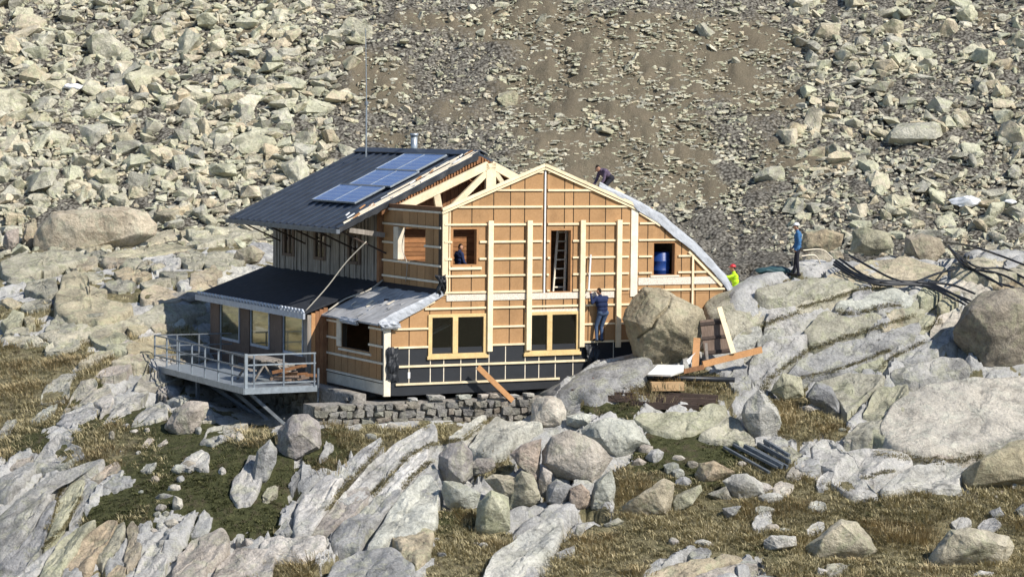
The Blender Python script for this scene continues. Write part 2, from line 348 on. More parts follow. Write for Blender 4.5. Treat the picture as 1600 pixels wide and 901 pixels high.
SL = [
 (1, [(445,110),(540,30),(640,-10),(720,0),(600,55),(500,95)], .16, 'rock'), (1, [(255,250),(300,190),(380,140),(480,125),(440,180),(440,260),(400,300),(250,310)], .3, 'rock'),
 (1, [(390,370),(460,230),(510,160),(590,150),(610,200),(580,240),(690,200),(700,240),(560,310),(470,330)], .26, 'rock'), (1, [(590,140),(640,95),(760,70),(830,80),(770,140),(700,150)], .2, 'rock_pink'),
 (1, [(835,230),(880,130),(1000,100),(1040,130),(1150,130),(1150,170),(1000,195),(900,230)], .3, 'rock'), (1, [(640,440),(700,360),(790,270),(930,240),(870,330),(740,410)], .26, 'rock'),
 (1, [(820,450),(850,390),(930,320),(1010,310),(1050,340),(1050,400),(960,430)], .3, 'rock'), (1, [(345,440),(420,390),(560,345),(610,360),(600,390),(520,420),(420,470)], .25, 'rock_pale'),
 (1, [(180,430),(260,360),(360,320),(330,390),(230,430)], .2, 'rock'), (1, [(170,720),(270,580),(370,490),(440,560),(510,600),(520,650),(380,710)], .3, 'rock'),
 (1, [(60,720),(100,660),(200,640),(210,670),(140,720)], .2, 'rock_pink'), (1, [(0,480),(40,420),(110,420),(60,490),(0,530)], .2, 'rock'),
 (1, [(1230,400),(1330,390),(1350,430),(1240,430)], .2, 'rock'), (1, [(1250,560),(1300,460),(1500,420),(1560,460),(1480,500),(1340,570)], .25, 'rock'),
 (1, [(1100,720),(1180,640),(1260,600),(1310,640),(1300,720)], .28, 'rock_pale'), (1, [(690,50),(800,10),(930,5),(920,55),(790,75)], .2, 'rock_pink'), (1, [(880,590),(930,530),(965,540),(920,590)], .14, 'rock_pale'), (1, [(980,580),(1040,540),(1050,560),(1000,590)], .12, 'rock_pale'),
 (1, [(560,310),(700,240),(710,300),(640,400),(620,420),(640,340)], .2, 'rock'), (1, [(1040,300),(1130,270),(1200,290),(1130,310)], .14, 'rock'), (1, [(990,220),(1040,220),(1040,280),(990,260)], .14, 'rock'),
 (2, [(-20,620),(-20,300),(140,160),(330,80),(560,15),(660,10),(600,60),(440,110),(340,160),(300,250),(200,420),(90,560)], .5, 'rock'),  # darker grey rock chosen here to carry the slope's shade
 (2, [(-20,740),(-20,640),(100,560),(210,420),(310,250),(360,230),(300,420),(240,560),(130,690),(60,740)], .4, 'rock'),
 (2, [(300,440),(370,230),(440,130),(540,110),(510,190),(430,330),(360,450),(290,520),(260,540)], .4, 'rock_warm'), (2, [(560,100),(640,30),(730,0),(760,30),(720,60),(640,100)], .25, 'rock_pink'),
 (2, [(-10,200),(-10,90),(60,50),(200,0),(250,0),(160,100),(40,220)], .3, 'rock'), (2, [(225,730),(290,590),(400,460),(540,380),(600,370),(540,450),(490,540),(400,660),(370,730)], .4, 'rock_warm'),
 (2, [(400,660),(470,520),(560,430),(680,360),(740,370),(700,450),(640,570),(540,690)], .38, 'rock_tan'), (2, [(600,600),(660,480),(720,400),(780,370),(790,440),(740,540),(640,640)], .35, 'rock_warm'),
 (2, [(800,480),(790,400),(830,355),(865,400),(850,500),(890,500),(850,620),(790,680),(770,600)], .35, 'rock_tan'), (2, [(830,700),(890,570),(960,480),(1040,490),(1000,560),(1050,600),(1020,720),(840,730)], .35, 'rock'),
 (2, [(1050,730),(1110,570),(1200,460),(1390,420),(1440,480),(1400,560),(1300,640),(1280,730)], .5, 'rock'), (2, [(640,730),(740,630),(790,660),(770,730)], .3, 'rock_tan'), (2, [(620,150),(700,100),(820,90),(830,130),(700,180)], .2, 'rock'),
 (2, [(880,50),(910,10),(980,5),(940,60)], .18, 'rock'), (2, [(500,160),(560,110),(610,140),(540,260),(480,340),(430,400)], .25, 'rock'), (2, [(1290,730),(1360,620),(1470,520),(1600,540),(1720,560),(1700,730)], .35, 'rock_pink'),
 (2, [(1430,180),(1450,100),(1510,50),(1560,-60),(1640,-40),(1640,130),(1560,250),(1480,250)], .45, 'rock'),
 (3, [(390,470),(440,350),(490,380),(430,460)], .25, 'rock'), (3, [(200,620),(250,540),(290,570),(230,630)], .2, 'rock'), (3, [(40,690),(60,650),(130,630),(140,670),(70,720)], .22, 'rock_warm'),
 (3, [(270,720),(380,600),(560,480),(690,380),(790,340),(740,420),(600,560),(500,670),(450,740),(330,760)], .42, 'rock_pale'), (3, [(500,720),(600,590),(760,420),(900,340),(1110,265),(1140,310),(1090,360),(960,440),(850,510),(790,620),(700,710)], .5, 'rock_pale'),
 (3, [(720,700),(850,560),(960,450),(1080,385),(1080,450),(980,550),(900,640),(800,720)], .42, 'rock_pale'), (3, [(900,700),(960,600),(1090,500),(1115,470),(1140,560),(1170,640),(1150,720)], .42, 'rock'),
 (3, [(1200,330),(1260,270),(1400,200),(1450,200),(1400,250),(1300,330)], .3, 'rock_pale'), (3, [(1320,350),(1420,240),(1520,220),(1780,235),(1790,260),(1640,330),(1560,430),(1480,445),(1350,380)], .45, 'rock_pale'),
 (4, [(230,450),(230,320),(280,220),(400,130),(480,100),(560,100),(500,180),(440,300),(340,430)], .5, 'rock_pale'), (4, [(340,440),(440,310),(560,170),(700,150),(720,210),(620,310),(480,400)], .4, 'rock_pink'),
 (4, [(460,500),(480,420),(640,310),(760,200),(900,170),(930,200),(830,290),(700,420),(650,520)], .4, 'rock'), (4, [(680,520),(760,400),(920,170),(1020,80),(1100,60),(1150,150),(1130,350),(1090,420),(900,470),(860,440),(780,510)], .5, 'rock_pale'),
 (4, [(850,450),(1000,400),(1110,440),(1100,560),(1000,640),(900,580)], .4, 'rock_warm'), (4, [(400,740),(480,610),(640,540),(760,540),(850,530),(1000,660),(960,740)], .5, 'rock'), (4, [(0,580),(30,470),(120,440),(230,470),(440,470),(440,540),(300,590),(100,600)], .35, 'rock_pale'),
 (4, [(110,440),(200,350),(230,440),(160,450)], .3, 'rock'), (4, [(40,230),(70,180),(140,150),(130,200),(60,240)], .2, 'rock_warm'), (6, [(-200,740),(-130,580),(0,490),(110,410),(240,330),(330,330),(310,430),(270,530),(180,590),(90,650),(60,700),(-40,740)], .5, 'rock_pale'),
 (6, [(270,570),(390,520),(395,550),(300,600)], .2, 'rock'), (6, [(800,730),(950,650),(1160,600),(1400,580),(1450,600),(1270,650),(1100,730)], .3, 'rock_warm'), (6, [(1120,730),(1280,660),(1460,610),(1540,640),(1400,670),(1390,730)], .28, 'rock'),
]
SR = [
 (5, [(750,210),(800,170),(1000,165),(1260,170),(1340,120),(1350,190),(1290,250),(1050,310),(880,280)], .28, 'rock_warm'), (5, [(1160,320),(1250,260),(1350,190),(1420,210),(1460,290),(1520,340),(1430,380),(1380,340),(1280,345)], .3, 'rock_warm'),
 (7, [(0,230),(100,130),(230,70),(420,40),(700,60),(880,80),(760,100),(640,140),(480,190),(340,200),(290,280),(200,350),(90,330)], .14, 'rock_warm'), (7, [(240,430),(330,350),(400,320),(520,310),(520,400),(420,470),(330,540),(250,560),(220,520)], .4, 'rock'),
 (7, [(500,300),(600,200),(720,240),(860,210),(900,240),(840,290),(700,330),(560,390),(520,370)], .35, 'rock_warm'), (7, [(400,530),(470,450),(640,380),(840,320),(1000,290),(1090,270),(1060,330),(920,400),(820,450),(700,500),(520,540)], .45, 'rock'),
 (7, [(660,180),(760,130),(940,90),(1050,140),(1050,180),(900,180),(760,190)], .3, 'rock_pale'), (7, [(900,240),(950,195),(1100,200),(1100,220),(1000,245)], .2, 'rock_warm'), (7, [(720,500),(880,430),(920,460),(890,500)], .25, 'rock_warm'),
 (7, [(920,460),(940,430),(1060,360),(1240,330),(1240,360),(1190,390),(1170,420),(1010,460)], .3, 'rock'), (7, [(1170,230),(1290,180),(1280,260),(1240,300),(1130,310)], .3, 'rock_pale'), (7, [(940,500),(1180,430),(1290,440),(1340,480),(1200,520),(1050,560),(930,540)], .35, 'rock'),
 (7, [(560,560),(720,510),(920,520),(870,580),(790,650),(720,710),(660,650)], .45, 'rock_warm'), (7, [(790,720),(860,590),(1020,560),(1030,640),(1010,720)], .45, 'rock_warm'), (7, [(110,540),(200,460),(250,480),(230,580),(150,600)], .3, 'rock'),
 (7, [(1130,70),(1290,30),(1430,40),(1440,100),(1340,110),(1200,110)], .3, 'rock_pale'), (7, [(330,190),(460,180),(480,250),(380,290),(300,300)], .35, 'rock'), (7, [(1040,300),(1110,220),(1160,240),(1110,300),(1060,340)], .22, 'rock_warm'), (7, [(700,60),(860,20),(1020,25),(1080,60),(900,75)], .3, 'rock_warm'), (7, [(1400,60),(1500,20),(1640,30),(1640,120),(1500,110)], .3, 'rock_tan'),
 (8, [(520,180),(600,130),(680,200),(860,180),(1010,210),(1050,260),(940,300),(800,350),(880,430),(720,420),(630,350),(650,300),(550,250)], .28, 'rock_pale'), (8, [(880,400),(940,330),(1060,270),(1200,255),(1310,290),(1270,340),(1300,400),(1140,390),(1020,370),(930,410)], .3, 'rock_pale'),
 (8, [(860,190),(1050,190),(1260,220),(1180,235),(1000,220)], .16, 'rock'), (8, [(330,200),(430,180),(500,220),(430,250),(350,230)], .2, 'rock_warm'), (8, [(300,160),(350,120),(420,150),(420,180),(320,180)], .25, 'rock'), (8, [(700,130),(780,60),(960,40),(960,150),(860,140)], .3, 'rock_warm'),
]
S9 = [
 (9, [(0,380),(0,310),(150,270),(330,250),(450,260),(530,290),(420,330),(300,350),(160,390),(60,400)], .5, 'rock_warm'), (9, [(130,470),(220,420),(320,410),(330,480),(260,520)], .4, 'rock_warm'),
 (9, [(300,520),(340,400),(430,380),(510,400),(500,440),(620,450),(590,510),(760,560),(720,620),(590,660),(440,650),(300,600)], .6, 'rock_warm'), (9, [(560,280),(860,230),(1010,220),(1100,240),(880,280),(640,300)], .35, 'rock_warm'),
 (9, [(640,380),(720,360),(870,380),(830,410),(680,410)], .3, 'rock_warm'), (9, [(790,440),(900,410),(980,415),(900,440),(830,470)], .3, 'rock_warm'), (9, [(1075,440),(1080,390),(1220,340),(1270,380),(1200,430)], .45, 'rock_tan'),
 (9, [(770,640),(860,580),(1060,560),(1180,560),(1170,610),(1000,640),(850,670)], .4, 'rock_warm'), (9, [(0,660),(80,600),(140,610),(120,660),(40,690)], .4, 'rock_warm'), (9, [(250,710),(330,610),(420,650),(440,700),(330,730)], .4, 'rock_warm'),
 (9, [(200,730),(430,740),(640,670),(700,700),(540,760),(320,790)], .25, 'rock_pale'), (9, [(650,810),(720,760),(810,790),(760,820)], .25, 'rock'), (9, [(440,900),(560,830),(640,820),(600,860),(510,900)], .25, 'rock_pale'), (9, [(630,890),(720,850),(850,840),(850,890),(760,900)], .25, 'rock_pale'),
 (9, [(1060,170),(1200,150),(1280,100),(1480,110),(1500,150),(1300,190),(1120,220)], .5, 'rock_warm'), (9, [(380,340),(430,300),(550,290),(560,330),(430,370)], .3, 'rock_tan'), (9, [(430,240),(520,200),(640,200),(640,230),(500,260)], .3, 'rock_warm'), (9, [(780,360),(800,320),(940,340),(900,370)], .25, 'rock_pale'),
 (9, [(0,760),(20,740),(200,740),(280,780),(100,790)], .25, 'rock_pale'), (9, [(50,690),(160,690),(170,730),(20,730)], .25, 'rock_warm'), (9, [(130,640),(190,630),(200,680),(150,690)], .25, 'rock_tan'), (9, [(900,380),(1060,370),(1070,400),(960,410)], .2, 'rock_pale'), (9, [(560,310),(700,300),(740,340),(600,350)], .25, 'rock_tan'), (9, [(960,270),(1080,250),(1130,280),(1000,300)], .2, 'rock_tan'), (9, [(620,90),(880,150),(1040,140),(1060,170),(860,215),(700,200)], .3, 'rock_warm'), (9, [(0,540),(60,520),(130,560),(60,580)], .25, 'rock_warm'),
]
BD = [
 ([(970, 498), (985, 466), (1005, 447), (1030, 447), (1062, 462), (1098, 482), (1104, 500), (1096, 530), (1085, 548), (1060, 562), (1035, 572), (1005, 575), (996, 560), (992, 530)], 'rock_tan', 'huge cracked boulder perched in front of the tan gable', 3, 1.6, .8),
 (tr_(7, [(1240, 310), (1300, 190), (1400, 110), (1520, 85), (1650, 90), (1700, 300), (1640, 490), (1500, 500), (1390, 490), (1290, 400), (1250, 370)]), 'rock_tan', 'big rounded tan boulder at the foot of the black hoses', 4, None, .9),
 (tr_(8, [(480, 690), (560, 640), (660, 580), (690, 545), (760, 560), (840, 640), (870, 700), (820, 745), (740, 755), (520, 750)]), 'rock_warm', 'pointed grey boulder alone in the dry grass', 5, None, .8),
 (tr_(8, [(1100, 770), (1180, 640), (1230, 595), (1330, 590), (1530, 630), (1550, 680), (1520, 765), (1300, 795), (1120, 790)]), 'rock_warm', 'broad flat-topped boulder with dark lichen in dry grass', 6, None, .8),
 (tr_(8, [(1270, 340), (1330, 280), (1450, 210), (1530, 160), (1640, 150), (1680, 370), (1560, 385), (1400, 405), (1310, 385)]), 'rock_tan', 'speckled tan boulder beside the low whitish slab', 7, None, .8),
 (tr_(8, [(295, 650), (330, 625), (460, 630), (468, 680), (350, 695), (300, 715)]), 'rock_pale', 'small white block beside the pointed boulder', 8, None, .8),
 (tr_(3, [(120, 400), (140, 290), (230, 190), (330, 180), (400, 230), (400, 330), (410, 400), (330, 455), (240, 485), (150, 475)]), 'rock_pink', 'pinkish rounded boulder below the terrace corner', 9, None, .8),
 (tr_(1, [(1030, 460), (1090, 360), (1190, 300), (1300, 310), (1310, 350), (1240, 400), (1220, 510), (1100, 525)]), 'rock', 'grey boulder beneath the terrace struts', 10, None, .7),
 (tr_(5, [(110, 250), (125, 110), (150, 80), (240, 72), (310, 95), (340, 170), (325, 262), (230, 268), (150, 278)]), 'rock_pale', 'pale square boulder at the end of the stone wall', 11, None, .9),
 (tr_(5, [(335, 200), (420, 175), (500, 190), (490, 250), (400, 270), (345, 245)]), 'rock_pale', 'small pale boulder between square boulder and white cap rock', 12, None, .9),
 (tr_(5, [(420, 285), (480, 230), (600, 200), (760, 230), (800, 280), (780, 340), (870, 380), (800, 440), (660, 480), (600, 420), (540, 350), (430, 310)]), 'rock_pale', 'white overhanging cap rock above the brown tussocks', 13, -3.0, .95),
 (tr_(5, [(190, 420), (250, 320), (360, 280), (460, 310), (530, 360), (600, 430), (640, 460), (570, 530), (520, 620), (440, 590), (260, 550), (180, 500)]), 'rock_pink', 'rounded pinkish boulder under the white cap rock', 14, None, .6),
 (tr_(5, [(0, 440), (60, 390), (180, 345), (175, 480), (160, 590), (80, 520)]), 'rock_pink', None, 15, None, .6), (tr_(5, [(0, 620), (60, 550), (130, 580), (170, 700), (120, 740), (-10, 760)]), 'rock_warm', None, 16, None, .7),
 (tr_(5, [(170, 600), (190, 520), (250, 560), (230, 700), (180, 680)]), 'rock', None, 17, None, .7), (tr_(5, [(230, 640), (280, 600), (370, 640), (370, 720), (300, 760), (220, 730)]), 'rock', None, 18, None, .7),
 (tr_(5, [(370, 660), (430, 630), (480, 670), (490, 740), (420, 780), (360, 770)]), 'rock_pink', None, 19, None, .7), (tr_(5, [(500, 720), (520, 620), (620, 540), (640, 640), (620, 750), (500, 770)]), 'rock', None, 20, None, .7),
 (tr_(3, [(1150, 450), (1190, 390), (1290, 370), (1340, 430), (1340, 560), (1290, 600), (1190, 590), (1150, 520)]), 'rock_pink', None, 21, None, .7), (tr_(3, [(1330, 520), (1380, 470), (1470, 465), (1490, 510), (1440, 560), (1360, 560)]), 'rock_pink', None, 22, None, .7),
 (tr_(3, [(1450, 600), (1490, 570), (1600, 580), (1720, 620), (1730, 700), (1640, 740), (1540, 700)]), 'rock_warm', None, 23, None, .7), (tr_(3, [(1180, 610), (1280, 620), (1390, 680), (1370, 790), (1200, 750), (1170, 680)]), 'rock', None, 24, None, .6),
 (tr_(4, [(1380, 400), (1400, 260), (1470, 190), (1570, 230), (1580, 400), (1500, 460), (1420, 440)]), 'rock_warm', None, 25, None, .7),
 (tr_(5, [(1140, 570), (1170, 490), (1260, 475), (1400, 545), (1320, 590), (1270, 630), (1180, 620)]), 'rock_tan', 'smooth tan boulder in the tumbled stone row', 26, None, .8),
 (tr_(6, [(1310, 120), (1380, 80), (1470, 70), (1560, 130), (1580, 200), (1540, 230), (1420, 255), (1370, 180)]), 'rock_pale', 'whitish boulder at the bend of the tumbled stone row', 27, None, .8),
 (tr_(5, [(1430, 180), (1470, 90), (1540, 30), (1600, 80), (1650, 150), (1690, 240), (1660, 330), (1560, 355), (1500, 335), (1460, 260)]), 'rock', 'dark grey upright boulder above the steel tubes', 28, None, .7),
 (tr_(6, [(650, 330), (680, 280), (880, 160), (950, 100), (1020, 130), (960, 250), (995, 330), (900, 350), (840, 330), (740, 330)]), 'rock_warm', 'lichened wedge of rock over brown tussocks', 29, None, .6),
 (tr_(6, [(980, 260), (1010, 210), (1180, 140), (1190, 180), (1080, 290), (1000, 320)]), 'rock_warm', None, 30, None, .7), (tr_(6, [(1220, 200), (1340, 150), (1390, 250), (1280, 255)]), 'rock', None, 31, None, .8), (tr_(6, [(1310, 290), (1440, 270), (1400, 330), (1340, 370)]), 'rock', None, 32, None, .8),
 (tr_(6, [(370, 470), (410, 400), (480, 370), (450, 440), (430, 480)]), 'rock', None, 33, None, .7), (tr_(6, [(570, 390), (660, 350), (700, 370), (680, 405), (580, 420)]), 'rock_warm', None, 34, None, .8),
 (tr_(7, [(500, 640), (560, 560), (640, 590), (660, 660), (700, 730), (600, 730)]), 'rock', None, 35, None, .6), (tr_(7, [(330, 610), (390, 520), (490, 540), (500, 630), (400, 670)]), 'rock_warm', None, 36, None, .6), (tr_(7, [(470, 690), (560, 668), (590, 705), (500, 725)]), 'rock_pale', None, 37, None, .8),
 (tr_(8, [(1420, 510), (1480, 480), (1505, 530), (1450, 555)]), 'rock', None, 38, None, .8), (tr_(8, [(1555, 500), (1600, 465), (1660, 540), (1580, 545)]), 'rock', None, 39, None, .8), (tr_(8, [(150, 790), (190, 750), (270, 760), (240, 805)]), 'rock', None, 40, None, .8), (tr_(8, [(560, 835), (570, 785), (620, 800), (605, 835)]), 'rock_pale', None, 41, None, .8), (tr_(8, [(1330, 835), (1380, 800), (1450, 810), (1440, 840)]), 'rock_pale', None, 42, None, .8),
 (tr_(3, [(-20, 560), (0, 420), (90, 340), (130, 400), (130, 490), (60, 600), (-40, 640)]), 'rock', 'shaded grey boulder leaning beside the pinkish boulder', 43, None, .6),
]
def inpoly(X, Y, P, grow=0.93):
    c = P.mean(0); P = c+(P-c)*grow; ins = np.zeros(len(X), bool); j = len(P)-1
    for i in range(len(P)):
        a = (P[i, 1] > Y) != (P[j, 1] > Y); t = X < (P[j, 0]-P[i, 0])*(Y-P[i, 1])/(P[j, 1]-P[i, 1]+1e-9)+P[i, 0]; ins ^= a & t; j = i
    return ins

# where turf grows (outlines read off the photograph, laid on the ground); everything else near the hut is bare granite
TURF = [[(1010, 660), (1060, 668), (1130, 690), (1240, 742), (1300, 755), (1400, 772), (1500, 768), (1700, 745), (1700, 960), (1260, 960), (1190, 868), (1040, 868), (930, 960), (820, 960), (880, 850), (960, 800), (950, 750), (1000, 700)],
        [(890, 622), (1000, 626), (1000, 652), (930, 650)], [(90, 700), (140, 650), (240, 640), (330, 655), (420, 668), (460, 720), (440, 830), (360, 838), (300, 800), (240, 825), (130, 818), (150, 780), (230, 750), (110, 730)],
        [(-80, 535), (110, 535), (185, 560), (130, 620), (90, 660), (70, 700), (-80, 735)], [(470, 664), (620, 668), (730, 655), (720, 690), (600, 692), (500, 740), (470, 730)], [(680, 790), (750, 790), (800, 850), (770, 930), (670, 930)], [(1200, 640), (1240, 600), (1290, 640), (1270, 685), (1215, 672)],
        [(400, 870), (490, 870), (500, 930), (400, 930)], [(1290, 640), (1330, 660), (1310, 690), (1280, 680)], [(1120, 690), (1240, 700), (1250, 745), (1180, 745)], [(750, 700), (790, 690), (800, 730), (760, 740)], [(960, 575), (1100, 575), (1150, 600), (1120, 640), (980, 620)]]
TURF = [np.array(p, float) for p in TURF]
def turf(x, y, z):
    u, v = project(np.c_[x, y, z]); n1 = fbm(np.c_[x/.8, y/.8, 0*x+4.2], 4, .6)*16; n2 = fbm(np.c_[x/.8, y/.8, 0*x+14.2], 4, .6)*12
    m = np.zeros(len(x), bool)
    for p in TURF: m |= inpoly(u+n1, v+n2, p, 1)
    bench = (y > 8) & (v < 560) & (u < 470) & (fbm(np.c_[x/3.2, y/1.6, 0*x+1.7], 4, .6) > .12)
    far = (np.abs(x) > 19.5) | (y < -12.5)
    return m | bench | (far & (fbm(np.c_[x/4, y/4, 0*x+3.7], 3) > -.05))
COV0 = [np.array(tr_(t, p), float) for t, p, h, m in SL+SR+S9]
def plates(x, y, seed, L, Wd):               # fractured granite: long plates along the strike, each a little higher or tilted, with open joints
    sx_ = (x*.55+y*.83)/L+.25*pn(np.c_[x/3, y/3, 0*x+seed]); sy_ = (-x*.83+y*.55)/Wd+.35*pn(np.c_[x/2.2, y/2.2, 0*x+seed+5])
    i0 = np.floor(sx_).astype(int); j0 = np.floor(sy_).astype(int); f1 = np.full(len(x), 9.); f2 = np.full(len(x), 9.); hv = np.zeros(len(x)); tl = np.zeros(len(x))
    for di in (-1, 0, 1):
        for dj in (-1, 0, 1):
            i = i0+di; j = j0+dj; h_ = _perm[(_perm[(i*7+seed) & 255]+j*13) & 255]; cx_ = i+.5+.42*(_grad[h_, 0]); cy_ = j+.5+.42*(_grad[h_, 1])
            d = np.hypot(sx_-cx_, sy_-cy_); nw = d < f1; f2 = np.where(nw, f1, np.minimum(f2, d)); hv = np.where(nw, _grad[h_, 2], hv); tl = np.where(nw, (sy_-cy_)*_grad[h_, 0]+(sx_-cx_)*_grad[h_, 1]*.6, tl); f1 = np.where(nw, d, f1)
    return hv, tl, f2-f1
def lerp_axis(segs):
    out = []
    for a, b, st in segs: out += list(np.arange(a, b, st))
    return np.array(out+[segs[-1][1]])
ax = lerp_axis([(-220, -60, 8), (-60, -26, 1.0), (-26, -19, .3), (-19, 19, .11), (19, 26, .3), (26, 60, 1.0), (60, 220, 8)])
ay = lerp_axis([(-140, -30, 4), (-30, -13, .6), (-13, 10, .11), (10, 20, .2), (20, 60, .3), (60, 80, 1), (80, 260, 6)])
XX, YY = np.meshgrid(ax, ay); x = XX.ravel(); y = YY.ravel(); z = tz0(x, y)
Q = np.c_[x, y, 0*x]
near = np.clip((16-y)/8, 0, 1)
# rocky relief: plates along the strike of the granite plus lumps
st = np.array([0.55, 0.83]); sx = x*st[0]+y*st[1]; sy = -x*st[1]+y*st[0]
rel = 0.20*fbm(np.c_[x/2.2, y/2.2, 0*x], 5, .52) + 0.12*(1-np.abs(fbm(np.c_[sx/4.0, sy/0.9, 0*x+5], 3))*1.6) - .08
rocky = np.clip(fbm(np.c_[x/3.1+40, y/3.1, 0*x], 3)*1.6+.42, 0, 1)
inhut = np.zeros(len(x))
lx = (x-HUT[0])*E1[0]+(y-HUT[1])*E1[1]; ly = (x-HUT[0])*E2[0]+(y-HUT[1])*E2[1]
inhut = ((lx > -1.2) & (lx < 13.2) & (ly > -.6) & (ly < 15))*1.0
TF = np.zeros(len(x)); fgd = (y > -30) & (y < 33) & (np.abs(x) < 45); TF[fgd] = turf(x[fgd], y[fgd], z[fgd]); bare = (1-TF)*fgd
u_, v_ = project(np.c_[x, y, z+.1]); cov = np.zeros(len(x), bool)
for p in COV0: cov |= inpoly(u_, v_, p, 1.0)
for p in [np.array(q[0], float) for q in BD[:2]]: cov |= inpoly(u_, v_, p, .9)
h1, t1, e1 = plates(x, y, 3, 3.4, 1.0); h2, t2, e2 = plates(x, y, 11, 1.5, .55)
pl_ = .22*h1+.28*t1-.42*np.exp(-e1/.075)+.07*h2+.12*t2-.14*np.exp(-e2/.08)+.05*fbm(np.c_[x/.6, y/.6, 0*x], 4, .6)
nearhut = (lx > -4.2) & (lx < 13.4) & (ly > -1.2) & (ly < 15)
z = z + bare*pl_*np.where(cov, .25, 1)*(1-.9*inhut)*np.where(nearhut, .35, 1)*np.where(y > 9, .8, 1) - .10*cov*bare
rocky = bare*(1-.85*np.exp(-(e1/.085)**2)*(fbm(np.c_[x/1.7, y/1.7, 0*x+6.6], 3) > -.12))
z = z + rel*.28*np.where(y > 33, 3.0, 1)*(1-inhut*.9) + 0.25*fbm(np.c_[x/1.1, y/1.1, 0*x+2], 3)*np.clip((y-33)/4, 0, 1)
nx_, ny_ = len(ax), len(ay); idx = np.arange(nx_*ny_).reshape(ny_, nx_)
Fq = np.stack([idx[:-1, :-1].ravel(), idx[:-1, 1:].ravel(), idx[1:, 1:].ravel(), idx[1:, :-1].ravel()], 1)
me = bpy.data.meshes.new('ground'); me.vertices.add(len(x)); me.vertices.foreach_set('co', np.c_[x, y, z].ravel())
me.loops.add(Fq.size); me.loops.foreach_set('vertex_index', Fq.ravel()); me.polygons.add(len(Fq))
me.polygons.foreach_set('loop_start', np.arange(0, Fq.size, 4)); me.polygons.foreach_set('use_smooth', np.ones(len(Fq), bool)); me.update(); me.validate()
# what the ground is made of: talus soil, bare rock, green or dry grass
def put(name, v):
    a = me.attributes.new(name, 'FLOAT', 'POINT'); a.data.foreach_set('value', np.ascontiguousarray(v, np.float32))
tal = np.clip((y-(31-17*np.clip((x-2)/5, 0, 1)))/5, 0, 1)
put('talus', tal); put('brown', brown(x, y)); put('rocky', rocky)
_green = []
for (px, py, r, v) in [(300, 680, 1.6, 1), (380, 800, 1.5, 1.2), (330, 760, 1.5, .9), (180, 780, 1.2, 1.1), (60, 690, 1.4, .7), (490, 690, 1.2, .7), (700, 810, 1.0, .6), (950, 640, 1.0, .8), (1100, 705, 1.6, 1), (1050, 690, 1.2, .9), (1380, 740, 1.4, .5), (1450, 690, 1.6, .5), (1200, 850, 1, .3), (220, 640, 1.5, .8), (140, 620, 1, .6), (450, 870, .8, .4)]:
    q = hit(px, py)[0]; _green.append((q[0], q[1], r, v))
def green(x, y):
    b = 0*x
    for (cx, cy, r, v) in _green: b = b + v*np.exp(-((x-cx)**2+((y-cy)/1.3)**2)/r**2)
    return np.clip(b, 0, 1)
put('green', green(x, y))
